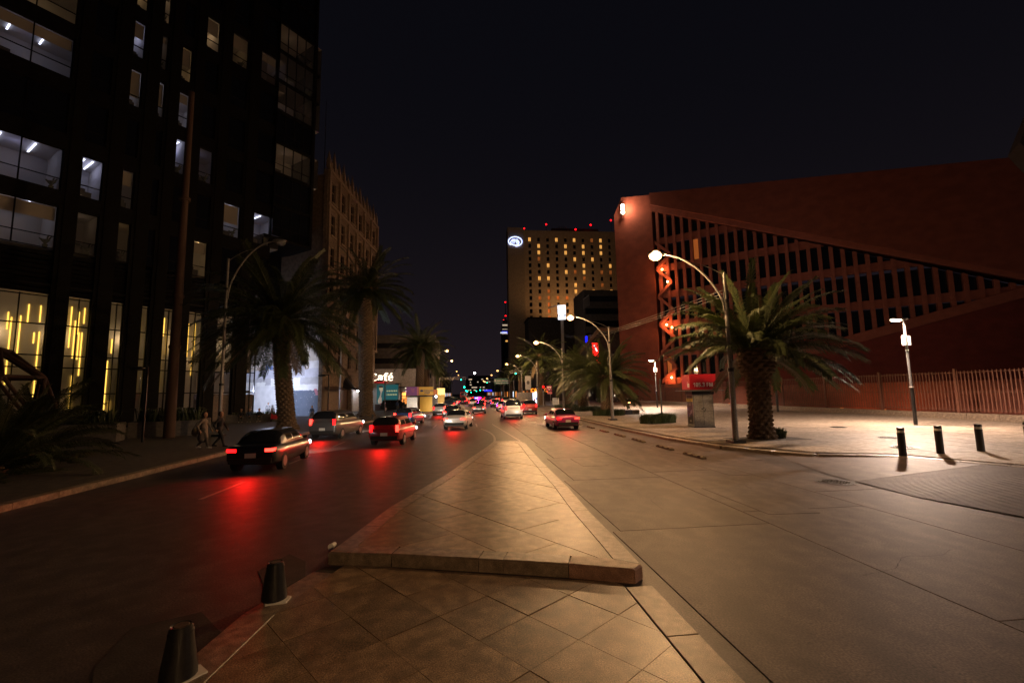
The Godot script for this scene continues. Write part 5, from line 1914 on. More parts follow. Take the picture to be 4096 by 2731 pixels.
	tube(st, [Vector3(-0.4, 0.25, 0), Vector3(0, 0.25, 0), Vector3(0, 0.12, 0)], 0.015, 6)
	obj("hook", st, M.black_paint, ln)
	omni(ln, Vector3.ZERO, Color(0.92, 0.9, 1.0), 3.0, 0.12)
	# snack stall with lit front at the far right corner
	k = thing("snack_stall", "white snack stall with glowing orange letters across the side street", "kiosk", Vector3(13.6, 0.15, -95.0))
	st = mb()
	box(st, Vector3(-1.4, 1.3, 0), Vector3(3.2, 2.4, 2.4))
	obj("cabin", st, M.white_wall, k)
	st = mb()
	box(st, Vector3(1.6, 1.3, -0.6), Vector3(2.4, 2.2, 0.2))
	obj("lit_window", st, M.shop_lit_window, k)
	st = mb()
	box(st, Vector3(1.6, 2.55, 0.2), Vector3(2.8, 0.12, 2.0))
	obj("awning", st, M.navy, k)
	for q in 5:
		st = mb()
		box(st, Vector3(0.7 + 0.45 * q, 0.9 + 0.2 * (q % 2), 0.1), Vector3(0.28, 0.5, 0.3))
		obj("goods", st, [M.sign_red, M.navy, M.white_paint, M.sign_orange, M.kiosk_grey][q], k)
	lettering("neon_letters", "CA", 0.75, M.neon_orange_glow, k, Vector3(0.4, 2.85, 1.3))
	lettering("neon_letters", "UZ", 0.75, M.neon_orange_glow, k, Vector3(2.7, 2.85, 1.3))
	omni(k, Vector3(1.4, 2.3, 0.9), Color(0.86, 0.92, 1.0), 5.0, 0.2)

# ---------------------------------------------------------------- signals, signs
func signal_mast(label: String, at: Vector3, turn: float, reach: float, high: float, glow_m: Material) -> Node3D:
	var s := thing("traffic_signal", label, "traffic light", at, turn, "traffic signals on gantry arms")
	var st := mb()
	cyl(st, Vector3.ZERO, Vector3(0, high + 0.6, 0), 0.12, 0.09, 12)
	obj("post", st, M.galvanised, s)
	st = mb()
	tube(st, [Vector3(0, high + 0.22, 0), Vector3(-reach, high + 0.22, 0)], 0.045, 8)
	tube(st, [Vector3(0, high - 0.22, 0), Vector3(-reach, high - 0.22, 0)], 0.045, 8)
	var pts := []
	for k in 9:
		var a := PI * 0.5 + PI * k / 8
		pts.append(Vector3(-reach + cos(a) * 0.22, high + sin(a) * 0.22, 0))
	tube(st, pts, 0.045, 8)
	for k in 5:
		var x := -reach * (0.15 + 0.2 * k)
		tube(st, [Vector3(x, high - 0.22, 0), Vector3(x, high + 0.22, 0)], 0.025, 6)
	obj("gantry_arm", st, M.galvanised, s)
	st = mb()
	box(st, Vector3(-reach + 0.9, high, 0.12), Vector3(0.36, 1.05, 0.26))
	obj("signal_head", st, M.black_paint, s)
	for k in 3:
		st = mb()
		ball(st, Vector3(-reach + 0.9, high + 0.33 - 0.33 * k, 0.27), Vector3(0.13, 0.13, 0.05))
		obj("signal_lens", st, glow_m if k == 2 else M.dark_glass, s)
	return s

func signals_and_signs() -> void:
	signal_mast("near green traffic signal on a right-hand gantry arm", Vector3(14.6, 0.15, -88), 0, 5.9, 6.5, M.green_signal_glow)
	signal_mast("green traffic signal on the left gantry arm beyond the kiosks", Vector3(-6.6, 0.15, -112), PI, 6.2, 6.2, M.green_signal_glow)
	get_node("traffic_signal_001/signal_head").position.z -= 0.3
	for c in get_node("traffic_signal_001").get_children():
		if String(c.name).begins_with("signal_lens"):
			c.position.z -= 0.6
	signal_mast("farther green traffic signal left of the street name board", Vector3(12.4, 0.15, -150), 0, 6.5, 6.2, M.green_signal_glow)
	# small far green signals on posts
	var pts := [[-0.7, 4.6, -150.0], [-0.2, 3.6, -190.0], [0.3, 3.4, -200.0], [6.3, 3.9, -210.0], [5.2, 3.6, -240.0], [2.6, 3.0, -260.0]]
	for k in pts.size():
		var s := thing("post_signal", "%s small far green signal in the glow at the street's end, from left" % ORDINAL[k], "traffic light", Vector3(pts[k][0], 0.02, pts[k][2]), 0, "far green signals")
		var st := mb()
		cyl(st, Vector3.ZERO, Vector3(0, pts[k][1], 0), 0.07, 0.06, 8)
		obj("post", st, M.pole_paint, s)
		st = mb()
		box(st, Vector3(0, pts[k][1] + 0.4, 0), Vector3(0.4, 1.1, 0.3))
		obj("signal_head", st, M.black_paint, s)
		st = mb()
		ball(st, Vector3(0, pts[k][1] + 0.1, 0.18), Vector3(0.24, 0.24, 0.06))
		obj("signal_lens", st, M.green_signal_glow, s)
	# red pedestrian signal
	var r := thing("post_signal", "red signal on a post before the snack stall", "traffic light", Vector3(13.3, 0.15, -78), 0)
	var st := mb()
	cyl(st, Vector3.ZERO, Vector3(0, 3.4, 0), 0.08, 0.07, 10)
	obj("post", st, M.galvanised, r)
	st = mb()
	box(st, Vector3(0, 3.1, 0.1), Vector3(0.4, 0.9, 0.25))
	obj("signal_head", st, M.black_paint, r)
	st = mb()
	ball(st, Vector3(0, 3.4, 0.24), Vector3(0.17, 0.17, 0.05))
	obj("signal_lens", st, M.red_signal_glow, r)
	# overhead direction sign
	var g := thing("direction_sign", "green overhead direction board with white lettering over the roadway", "sign", Vector3(12.6, 0.15, -120))
	st = mb()
	cyl(st, Vector3.ZERO, Vector3(0, 6.4, 0), 0.13, 0.1, 10)
	tube(st, [Vector3(0, 5.6, 0), Vector3(-5.4, 5.6, 0)], 0.07, 8)
	obj("gantry", st, M.galvanised, g)
	st = mb()
	box(st, Vector3(-3.4, 5.5, 0.12), Vector3(3.7, 1.55, 0.06))
	obj("board", st, M.sign_green, g)
	lettering("letters", "LÁZARO CÁRDENAS", 0.27, M.white_paint, g, Vector3(-3.15, 5.65, 0.17))
	lettering("letters", "DR RIO DE LA LOZA", 0.27, M.white_paint, g, Vector3(-3.15, 5.05, 0.17))
	st = mb()
	prism(st, PackedVector2Array([Vector2(-0.05, 0), Vector2(0.05, 0), Vector2(0.05, 0.4), Vector2(0.15, 0.4), Vector2(0, 0.62), Vector2(-0.15, 0.4), Vector2(-0.05, 0.4)]), Vector3(-5.0, 5.4, 0.155), Vector3.RIGHT, Vector3.UP, 0.02)
	obj("arrow", st, M.white_paint, g)
	var bs := thing("street_name_sign", "small glowing blue street name sign under the green signal", "sign", Vector3(7.0, 3.4, -148))
	st = mb()
	box(st, Vector3.ZERO, Vector3(2.6, 0.5, 0.08))
	obj("sign_panel", st, M.sign_blue_spot_glow, bs)
	st = mb()
	cyl(st, Vector3(0, -3.4, -0.1), Vector3(0, 0.2, -0.1), 0.06, 0.06, 8)
	obj("post", st, M.galvanised, bs)
	# yield sign
	var y := thing("yield_sign", "magenta yield sign with a white inverted triangle on a slim post", "sign", Vector3(11.2, 0.15, -60.0))
	st = mb()
	cyl(st, Vector3.ZERO, Vector3(0, 3.5, 0), 0.035, 0.035, 8)
	obj("post", st, M.galvanised, y)
	st = mb()
	box(st, Vector3(-0.15, 2.95, 0.06), Vector3(0.72, 0.72, 0.03))
	obj("panel", st, M.sign_magenta, y)
	st = mb()
	prism(st, PackedVector2Array([Vector2(-0.29, 0.22), Vector2(0, -0.28), Vector2(0.29, 0.22)]), Vector3(-0.15, 2.95, 0.076), Vector3.RIGHT, Vector3.UP, 0.006)
	obj("triangle", st, M.white_paint, y)
	st = mb()
	prism(st, PackedVector2Array([Vector2(-0.17, 0.14), Vector2(0, -0.15), Vector2(0.17, 0.14)]), Vector3(-0.15, 2.95, 0.083), Vector3.RIGHT, Vector3.UP, 0.006)
	obj("inner_triangle", st, M.sign_magenta, y)
	st = mb()
	box(st, Vector3(-0.1, 2.36, 0.06), Vector3(0.66, 0.28, 0.03))
	obj("sub_panel", st, M.sign_pink, y)
	# works notice board
	var wn := thing("notice_board", "white lettered notice board on a stand below the yield sign", "sign", Vector3(13.6, 0.15, -68.5))
	st = mb()
	box(st, Vector3(0, 1.05, 0), Vector3(1.0, 1.0, 0.05))
	obj("board", st, M.white_paint, wn)
	for k in 4:
		st = mb()
		box(st, Vector3(0, 1.35 - 0.2 * k, 0.03), Vector3(0.75, 0.06, 0.01))
		obj("print_line", st, M.furniture, wn)
	st = mb()
	for x in [-0.42, 0.42]:
		box(st, Vector3(x, 0.4, -0.05), Vector3(0.06, 0.85, 0.06))
	obj("stand", st, M.pole_paint, wn)
	# banner on the far lamp post and two dark post lamps by the kiosks
	var pb := thing("post_banner", "portrait banner hanging beside the fourth right street lamp", "banner", Vector3(11.5, 3.2, -84))
	st = mb()
	box(st, Vector3(0, 1.2, 0), Vector3(1.1, 2.6, 0.04))
	obj("cloth", st, M.grey_cloth, pb)
	st = mb()
	ball(st, Vector3(0, 1.25, 0.03), Vector3(0.28, 0.38, 0.02))
	obj("portrait", st, M.furniture, pb)
	for a in [[-11.9, -40.6, 4.3, "dark square-headed lamp post before the painted wall"], [-8.5, -48.5, 4.0, "dark square-headed lamp post before the advertising panel"], [-10.2, -72.0, 4.2, "dark square-headed lamp post behind the steel kiosk"], [-19.0, -29.0, 4.4, "dark square-headed lamp post before the rust mast"]]:
		var p := thing("square_lamp_post", a[3], "lamp post", Vector3(a[0], 0.15, a[1]), 0, "unlit square lamp posts")
		st = mb()
		box(st, Vector3(0, a[2] / 2, 0), Vector3(0.1, a[2], 0.1))
		obj("post", st, M.black_paint, p)
		st = mb()
		slab(st, Vector3(-0.55, a[2] - 0.02, 0), Vector3(0.62, 0.14, 0.3), 0.05)
		box(st, Vector3(-0.15, a[2] + 0.02, 0), Vector3(0.35, 0.07, 0.08))
		obj("lamp_head", st, M.black_paint, p)
		st = mb()
		box(st, Vector3(-0.55, a[2] - 0.1, 0), Vector3(0.5, 0.02, 0.22))
		obj("lamp_lens", st, M.hotel_glass, p)

func bollards() -> void:
	var first: Node3D = null
	var labs := ["left of the three black bollards at the plaza corner", "middle one of the three black bollards at the plaza corner", "right of the three black bollards at the plaza corner", "black bollard cut by the right edge of the picture"]
	var at := [[15.5, -14.94], [17.28, -15.19], [19.18, -15.37], [21.6, -15.6]]
	for k in 4:
		if k == 0:
			first = thing("bollard", labs[0], "bollard", Vector3(at[0][0], 0.15, at[0][1]), 0, "black bollards at the plaza corner")
			var st := mb()
			cyl(st, Vector3.ZERO, Vector3(0, 0.82, 0), 0.115, 0.115, 20, false)
			lathe(st, Vector3.ZERO, [Vector2(0.115, 0.9), Vector2(0.115, 0.985), Vector2(0.1, 1.0)], 20)
			obj("post", st, M.black_paint, first)
			st = mb()
			cyl(st, Vector3(0, 0.82, 0), Vector3(0, 0.9, 0), 0.1165, 0.1165, 20)
			obj("reflective_band", st, M.reflector_tape, first)
		else:
			copy_of(first, labs[k], Vector3(at[k][0], 0.15, at[k][1]))
	# iron whale-back bollards at the island
	var lb := ["worn black iron cone bollard at the near corner of the island", "black iron cone bollard cut by the lower edge of the picture", "small dark cone bollard on the left pavement right of the big palm", "small dark cone bollard on the left pavement by the second palm", "small dark cone bollard before the steel kiosk", "small dark cone bollard between the two left palms"]
	at = [[-2.5, -6.45, 0.04], [-2.72, -4.86, 0.04], [-13.0, -43.0, 0.15], [-11.6, -47.0, 0.15], [-8.2, -54.0, 0.15], [-10.0, -50.0, 0.15]]
	for k in at.size():
		if k == 0:
			first = thing("cone_bollard", lb[0], "bollard", Vector3(at[0][0], at[0][2], at[0][1]), 0.3, "iron cone bollards")
			var st := mb()
			lathe(st, Vector3.ZERO, [Vector2(0.155, 0.02), Vector2(0.155, 0.06), Vector2(0.105, 0.40), Vector2(0.11, 0.415), Vector2(0.098, 0.425), Vector2(0.102, 0.445), Vector2(0.088, 0.455), Vector2(0.088, 0.47), Vector2(0.05, 0.465), Vector2(0.03, 0.45)], 16)
			obj("iron_body", st, M.black_paint, first)
			st = mb()
			cyl(st, Vector3(0, 0.467, 0), Vector3(0, 0.472, 0), 0.07, 0.06, 14)
			obj("cap", st, M.rust, first)
			st = mb()
			prism(st, PackedVector2Array([Vector2(-0.12, -0.1), Vector2(0.12, -0.13), Vector2(0.17, 0.05), Vector2(0.03, 0.16), Vector2(-0.15, 0.08)]), Vector3(0.03, -0.01, 0.06), Vector3.RIGHT, Vector3(0, 0, -1), 0.028)
			obj("mortar_foot", st, M.reflector_tape, first)
		else:
			copy_of(first, lb[k], Vector3(at[k][0], at[k][2], at[k][1]), k * 1.1)

func clump(called: String, label: String, at: Vector3, sx: float, sz: float, n: int, high: float, sd: int) -> void:
	var r := RandomNumberGenerator.new()
	r.seed = sd
	var p := thing(called, label, "grass plant", at, 0, "strap-leaved grass beds")
	var st := mb()
	for k in n:
		var b := Vector3(r.randf_range(-1, 1) * sx, 0, r.randf_range(-1, 1) * sz)
		if Vector2(b.x / sx, b.z / sz).length() > 1.0:
			continue
		var a := r.randf() * TAU
		var d := Vector3(cos(a), 0, sin(a))
		var h := high * r.randf_range(0.6, 1.1)
		var mid := b + d * h * 0.22 + Vector3(0, h * 0.7, 0)
		var tip := b + d * h * r.randf_range(0.4, 0.8) + Vector3(0, h * r.randf_range(0.75, 1.0), 0)
		var w := Vector3(-d.z, 0, d.x) * 0.014
		quad(st, b - w, b + w, mid + w, mid - w)
		tri(st, mid - w, mid + w, tip)
	obj("leaves", st, M.grass_green, p)
	st = mb()
	cyl(st, Vector3(0, -0.02, 0), Vector3(0, 0.02, 0), minf(sx, sz), minf(sx, sz) * 0.98, 16)
	obj("soil", st, M.earth, p)

func plants() -> void:
	clump("grass_bed", "strap-leaved grass bed with a post in front of the radio kiosk", Vector3(13.9, 0.16, -33.0), 0.95, 0.7, 1300, 0.8, 1)
	clump("grass_bed", "right lobe of the grass bed beside the radio kiosk", Vector3(15.1, 0.16, -33.5), 0.8, 0.7, 1200, 0.8, 2)
	clump("grass_bed", "grass bed around the foot of the palm behind the second lamp", Vector3(14.4, 0.16, -45.2), 1.7, 0.8, 1500, 0.75, 3)
	clump("grass_bed", "grass bed around the stocky palm", Vector3(15.3, 0.16, -57.2), 2.2, 0.9, 1500, 0.75, 4)
	clump("grass_bed", "farthest grass bed below the palm with the lit trunk", Vector3(14.8, 0.16, -66.5), 1.9, 0.9, 1300, 0.75, 5)
	clump("grass_bed", "small grass tuft at the right foot of the squat palm", Vector3(15.45, 0.16, -21.4), 0.35, 0.3, 420, 0.55, 6)
	flat_poly("tree_pit", [[13.3, -20.3], [16.6, -20.6], [16.2, -22.4], [13.0, -22.2]], 0.158, 0.02, M.earth).set_meta("kind", "structure")
	var b := thing("litter_box", "low dark and tan box on the plaza right of the second palm", "box", Vector3(17.4, 0.15, -46.8), 0.1)
	var st := mb()
	slab(st, Vector3(-0.4, 0.22, 0), Vector3(0.75, 0.44, 0.6), 0.03)
	obj("dark_half", st, M.black_paint, b)
	st = mb()
	slab(st, Vector3(0.4, 0.22, 0), Vector3(0.8, 0.44, 0.6), 0.03)
	obj("tan_half", st, M.rubber_kerb, b)

func left_pavement() -> void:
	# low planter walls before the tower
	var labs := ["nearest pale stone planter wall before the tower lobby", "second pale stone planter wall before the tower lobby", "third pale stone planter by the tower columns", "stone planter bench where people sit before the painted wall"]
	var spec := [[-23.5, -29.5, 5.0, 1.1, 0.35], [-20.4, -33.6, 4.0, 1.0, 0.35], [-24.5, -41.0, 5.0, 0.8, 0.5], [-21.6, -49.8, 5.5, 0.75, 0.35]]
	for k in 4:
		var a: Array = spec[k]
		var p := thing("planter", labs[k], "planter", Vector3(a[0], 0.15, a[1]), 0.35, "stone planters before the tower")
		var st := mb()
		for s in [-1, 1]:
			slab(st, Vector3(0, a[3] / 2, s * 0.75), Vector3(a[2], a[3], 0.22), 0.02)
		for s in [-1, 1]:
			slab(st, Vector3(s * (a[2] / 2 - 0.11), a[3] / 2, 0), Vector3(0.22, a[3] - 0.003, 1.28), 0.02)
		obj("stone_wall", st, M.planter_stone, p)
		st = mb()
		box(st, Vector3(0, a[3] * 0.4, 0), Vector3(a[2] - 0.45, a[3] * 0.8, 1.27))
		obj("soil", st, M.earth, p)
		st = mb()
		var r := RandomNumberGenerator.new()
		r.seed = 40 + k
		for q in 260:
			var c := Vector3(r.randf_range(-0.5, 0.5) * (a[2] - 0.6), a[3] * 0.8, r.randf_range(-0.5, 0.5))
			var d := Vector3(r.randf_range(-1, 1), 0, r.randf_range(-1, 1)).normalized()
			var h := r.randf_range(0.4, 1.5) * (1.0 if k < 3 else 0.4)
			var w := Vector3(-d.z, 0, d.x) * 0.05
			var mid := c + d * h * 0.2 + Vector3(0, h * 0.75, 0)
			quad(st, c - w * 0.3, c + w * 0.3, mid + w, mid - w)
			tri(st, mid - w, mid + w, mid + d * h * 0.35 + Vector3(0, -0.05, 0))
		obj("leaves", st, M.grass_green, p)
	# dome frame at the far left
	var g := thing("dome_frame", "dark triangulated dome frame at the left edge by the young palms", "frame", Vector3(-30.2, 0.15, -30.5))
	var ring := []
	for k in 3:
		var row := []
		for q in 8:
			var an := TAU * (q + 0.5 * k) / 8
			var rr: float = [4.3, 3.5, 1.7][k]
			row.append(Vector3(cos(an) * rr, [1.2, 4.0, 5.7][k], sin(an) * rr))
		ring.append(row)
	for k in 3:
		for q in 8:
			var pairs := [[ring[k][q], ring[k][(q + 1) % 8]]]
			if k < 2:
				pairs.append([ring[k][q], ring[k + 1][q]])
				pairs.append([ring[k][(q + 1) % 8], ring[k + 1][q]])
			else:
				pairs.append([ring[k][q], Vector3(0, 6.2, 0)])
			if k == 0:
				pairs.append([ring[0][q], Vector3(ring[0][q].x, 0, ring[0][q].z)])
			for pr in pairs:
				var st := mb()
				cyl(st, pr[0], pr[1], 0.11, 0.11, 6)
				obj("strut", st, M.rust, g)

# ---------------------------------------------------------------- people
func body_mesh(bones: Array, cell: float) -> ArrayMesh:
	var lo := Vector3(9, 9, 9)
	var hi := -lo
	for b in bones:
		for q in [[b[0], b[2]], [b[1], b[3]]]:
			lo = lo.min(q[0] - Vector3.ONE * (q[1] + 2 * cell))
			hi = hi.max(q[0] + Vector3.ONE * (q[1] + 2 * cell))
	var n := Vector3i(((hi - lo) / cell).ceil()) + Vector3i.ONE
	var field := PackedFloat32Array()
	field.resize(n.x * n.y * n.z)
	field.fill(1.0)
	var col := PackedInt32Array()
	col.resize(field.size())
	for bi in bones.size():
		var b: Array = bones[bi]
		var r := maxf(b[2], b[3]) + 3 * cell
		var l0: Vector3 = (b[0].min(b[1]) - Vector3.ONE * r - lo) / cell
		var l1: Vector3 = (b[0].max(b[1]) + Vector3.ONE * r - lo) / cell
		var ab: Vector3 = b[1] - b[0]
		var den := maxf(ab.length_squared(), 1e-6)
		for k in range(maxi(0, int(l0.z)), mini(n.z - 1, int(l1.z) + 1)):
			for j in range(maxi(0, int(l0.y)), mini(n.y - 1, int(l1.y) + 1)):
				for i in range(maxi(0, int(l0.x)), mini(n.x - 1, int(l1.x) + 1)):
					var p := lo + Vector3(i, j, k) * cell
					var t := clampf((p - b[0]).dot(ab) / den, 0, 1)
					var d := p.distance_to(b[0] + ab * t) - lerpf(b[2], b[3], t)
					var at := (k * n.y + j) * n.x + i
					var f := field[at]
					if d < f:
						col[at] = b[4]
					var h := maxf(0.035 - absf(d - f), 0.0) / 0.035
					field[at] = minf(d, f) - h * h * 0.035 * 0.25
	var verts := {}
	var st := mb()
	var tone := [Color(0.30, 0.17, 0.11), Color(0.02, 0.02, 0.025), Color(0.20, 0.165, 0.135), Color(0.07, 0.06, 0.05), Color(0.05, 0.07, 0.12), Color(0.30, 0.30, 0.31), Color(0.45, 0.25, 0.12), Color(0.5, 0.48, 0.45), Color(0.10, 0.095, 0.10)]
	var vert := func(i: int, j: int, k: int) -> Array:
		var key := (k * n.y + j) * n.x + i
		if verts.has(key):
			return verts[key]
		var s := Vector3.ZERO
		var c := 0
		for e in [[0, 1], [2, 3], [4, 5], [6, 7], [0, 2], [1, 3], [4, 6], [5, 7], [0, 4], [1, 5], [2, 6], [3, 7]]:
			var a0 := Vector3i(e[0] & 1, (e[0] >> 1) & 1, e[0] >> 2)
			var a1 := Vector3i(e[1] & 1, (e[1] >> 1) & 1, e[1] >> 2)
			var f0 := field[((k + a0.z) * n.y + j + a0.y) * n.x + i + a0.x]
			var f1 := field[((k + a1.z) * n.y + j + a1.y) * n.x + i + a1.x]
			if (f0 < 0) != (f1 < 0):
				s += Vector3(a0).lerp(Vector3(a1), f0 / (f0 - f1))
				c += 1
		var g := Vector3(field[key + 1] - field[key], field[key + n.x] - field[key], field[key + n.x * n.y] - field[key]).normalized()
		verts[key] = [lo + (Vector3(i, j, k) + s / maxi(1, c)) * cell, g, tone[col[key]]]
		return verts[key]
	for k in range(1, n.z - 1):
		for j in range(1, n.y - 1):
			for i in range(1, n.x - 1):
				var at := (k * n.y + j) * n.x + i
				var f := field[at]
				for ax in 3:
					var g := field[at + [1, n.x, n.x * n.y][ax]]
					if (f < 0) != (g < 0):
						var q := []
						for w in [[0, 0], [-1, 0], [-1, -1], [0, -1]]:
							if ax == 0:
								q.append(vert.call(i, j + w[0], k + w[1]))
							elif ax == 1:
								q.append(vert.call(i + w[1], j, k + w[0]))
							else:
								q.append(vert.call(i + w[0], j + w[1], k))
						if f < 0:
							q.reverse()
						for m in [0, 1, 2, 0, 2, 3]:
							st.set_normal(q[m][1])
							st.set_color(q[m][2])
							st.add_vertex(q[m][0])
	return st.commit()

# tones: 0 skin 1 black hair/cloth 2 pale cloth 3 dark trousers 4 navy 5 grey 6 tan 7 white shoe 8 charcoal
func figure(pose: String, top: int, legs: int, shoe: int, coat := false) -> ArrayMesh:
	var b := []
	var hip := Vector3(0, 0.93, 0)
	var V := func(x: float, y: float, z: float) -> Vector3: return Vector3(x, y, z)
	var kneeL := Vector3(-0.11, 0.5, 0.02)
	var kneeR := Vector3(0.11, 0.5, 0.02)
	var footL := Vector3(-0.12, 0.08, -0.02)
	var footR := Vector3(0.12, 0.08, -0.02)
	var up := Vector3(0, 0.5, 0)
	var elL := Vector3(-0.27, 1.12, -0.03)
	var elR := Vector3(0.27, 1.12, -0.03)
	var haL := Vector3(-0.27, 0.86, 0.08)
	var haR := Vector3(0.27, 0.86, 0.08)
	if pose == "walk":
		kneeL = Vector3(-0.1, 0.52, 0.18)
		footL = Vector3(-0.1, 0.1, 0.28)
		kneeR = Vector3(0.1, 0.5, -0.02)
		footR = Vector3(0.1, 0.12, -0.34)
		elL = Vector3(-0.28, 1.13, -0.15)
		haL = Vector3(-0.27, 0.9, -0.05)
		elR = Vector3(0.27, 1.13, 0.1)
		haR = Vector3(0.22, 0.92, 0.25)
	if pose == "sit":
		hip = Vector3(0, 0.5, -0.2)
		kneeL = Vector3(-0.13, 0.52, 0.24)
		kneeR = Vector3(0.13, 0.52, 0.24)
		footL = Vector3(-0.13, 0.09, 0.27)
		footR = Vector3(0.14, 0.09, 0.24)
		up = Vector3(0, 0.49, 0.08)
		elL = hip + Vector3(-0.25, 0.2, 0.12)
		elR = hip + Vector3(0.25, 0.2, 0.12)
		haL = Vector3(-0.08, 0.6, 0.22)
		haR = Vector3(0.07, 0.62, 0.22)
	var ch := hip + up
	var neck := ch + Vector3(0, 0.09, 0.02)
	var head := ch + Vector3(0, 0.23, 0.03)
	b.append([hip + Vector3(-0.08, 0, 0), hip + Vector3(0.08, 0, 0), 0.135, 0.135, legs])
	b.append([hip + Vector3(0, 0.06, 0), hip + up * 0.5, 0.14, 0.13, top])
	b.append([hip + up * 0.5, ch + Vector3(0, -0.1, 0), 0.135, 0.155, top])
	b.append([ch + Vector3(-0.13, -0.04, 0), ch + Vector3(0.13, -0.04, 0), 0.09, 0.09, top])
	b.append([ch, neck, 0.06, 0.055, 0])
	b.append([head + Vector3(0, -0.05, 0.02), head + Vector3(0, 0.05, 0), 0.082, 0.1, 0])
	b.append([head + Vector3(0, -0.01, 0.1), head + Vector3(0, 0.02, 0.085), 0.018, 0.014, 0])
	b.append([head + Vector3(0, 0.06, -0.035), head + Vector3(0, 0.0, -0.05), 0.102, 0.09, 1])
	for s in [[-1, elL, haL], [1, elR, haR]]:
		var sh := ch + Vector3(s[0] * 0.19, -0.05, 0)
		b.append([sh, s[1], 0.062, 0.05, top])
		b.append([s[1], s[2], 0.05, 0.036, top])
		var d: Vector3 = (s[2] - s[1]).normalized()
		b.append([s[2], s[2] + d * 0.08, 0.034, 0.03, 0])
		b.append([s[2] + d * 0.08, s[2] + d * 0.16, 0.024, 0.016, 0])
		b.append([s[2] + d * 0.02, s[2] + d * 0.08 + Vector3(-s[0] * 0.035, 0, 0.03), 0.015, 0.012, 0])
	for s in [[-1, kneeL, footL], [1, kneeR, footR]]:
		b.append([hip + Vector3(s[0] * 0.09, -0.03, 0), s[1], 0.098, 0.068, legs])
		b.append([s[1], s[2], 0.066, 0.045, legs])
		b.append([s[2] + Vector3(0, -0.03, -0.02), s[2] + Vector3(0, -0.045, 0.17), 0.045, 0.036, shoe])
	if coat:
		b.append([hip + Vector3(0, 0.15, 0), hip + Vector3(0, -0.4, -0.02), 0.16, 0.23, top])
	return body_mesh(b, 0.026)

func person(label: String, at: Vector3, turn: float, mesh: Mesh) -> Node3D:
	var p := thing("person", label, "person", at, turn)
	inst("body", mesh, M.people, p)
	return p

func people() -> void:
	var m := plain("people", Color.WHITE, 0.85)
	m.vertex_color_use_as_albedo = true
	var walk_pale := figure("walk", 2, 3, 7, true)
	var walk_dark := figure("walk", 1, 1, 1)
	var stand_grey := figure("stand", 5, 8, 1)
	var stand_navy := figure("stand", 4, 3, 1)
	var sit_dark := figure("sit", 1, 3, 7)
	var sit_navy := figure("sit", 4, 8, 7)
	var w := person("person in a long pale patterned coat walking on the left pavement", Vector3(-13.05, 0.15, -24.2), PI * 0.5, walk_pale)
	var bag := thing("shoulder_bag", "tan bag hanging at the side of the person in the pale coat", "bag", Vector3(-13.4, 0.98, -24.1))
	var st := mb()
	ball(st, Vector3.ZERO, Vector3(0.17, 0.2, 0.09), 12, 8)
	obj("pouch", st, M.rubber_kerb, bag)
	st = mb()
	tube(st, [Vector3(-0.1, 0.15, 0), Vector3(0.1, 0.5, 0), Vector3(0.3, 0.55, 0), Vector3(0.12, 0.16, 0)], 0.014, 6)
	obj("strap", st, M.black_paint, bag)
	person("person in black walking beside the one in the pale coat", Vector3(-12.6, 0.15, -24.8), PI * 0.5, walk_dark)
	person("person in grey standing against the lit painted wall", Vector3(-25.2, 0.15, -60.8), 0.3, stand_grey)
	person("person in navy sitting at the corner of the painted wall", Vector3(-18.4, 0.15, -56.5), 0.5, sit_navy)
	person("left one of the people sitting on the planter bench", Vector3(-22.6, 0.15, -48.3), 0.3, sit_dark)
	person("middle one of the people sitting on the planter bench", Vector3(-21.9, 0.15, -48.5), 0.35, sit_navy)
	person("right one of the people sitting on the planter bench", Vector3(-21.1, 0.15, -48.8), 0.3, sit_dark)
	person("left one of two people standing before the steel kiosk", Vector3(-9.6, 0.15, -64.5), 2.4, stand_navy)
	person("right one of two people standing before the steel kiosk", Vector3(-8.8, 0.15, -65.2), -0.9, walk_dark)
	person("person standing far off behind the plaza near the lit trunk", Vector3(20.3, 0.15, -84.0), 0.5, stand_grey)
	person("person in navy far off behind the plaza beside the grey one", Vector3(21.5, 0.15, -84.5), -0.5, stand_navy)
	var seat := thing("stool", "low dark box under the person at the wall corner", "seat", Vector3(-18.5, 0.15, -56.7), 0.5)
	st = mb()
	slab(st, Vector3(0, 0.19, 0), Vector3(0.5, 0.38, 0.4), 0.02)
	obj("seat_block", st, M.planter_stone, seat)
	var sc := thing("stroller", "dark red stroller with two hooked handles beside the planter bench", "stroller", Vector3(-19.6, 0.15, -48.9), 0.4)
	st = mb()
	prism(st, PackedVector2Array([Vector2(-0.35, 0.3), Vector2(0.3, 0.25), Vector2(0.35, 0.75), Vector2(-0.1, 0.6), Vector2(-0.3, 0.9)]), Vector3(0, 0, -0.22), Vector3.RIGHT, Vector3.UP, 0.44)
	obj("seat_cloth", st, M.sign_red, sc)
	for z in [-0.2, 0.2]:
		st = mb()
		tube(st, [Vector3(-0.3, 0.1, z), Vector3(0.25, 0.8, z), Vector3(0.45, 1.25, z), Vector3(0.55, 1.32, z), Vector3(0.62, 1.25, z)], 0.02, 6)
		obj("handle", st, M.black_paint, sc)
		for x in [-0.32, 0.32]:
			st = mb()
			cyl(st, Vector3(x, 0.09, z - 0.02), Vector3(x, 0.09, z + 0.02), 0.09, 0.09, 12)
			obj("wheel", st, M.tyre, sc)

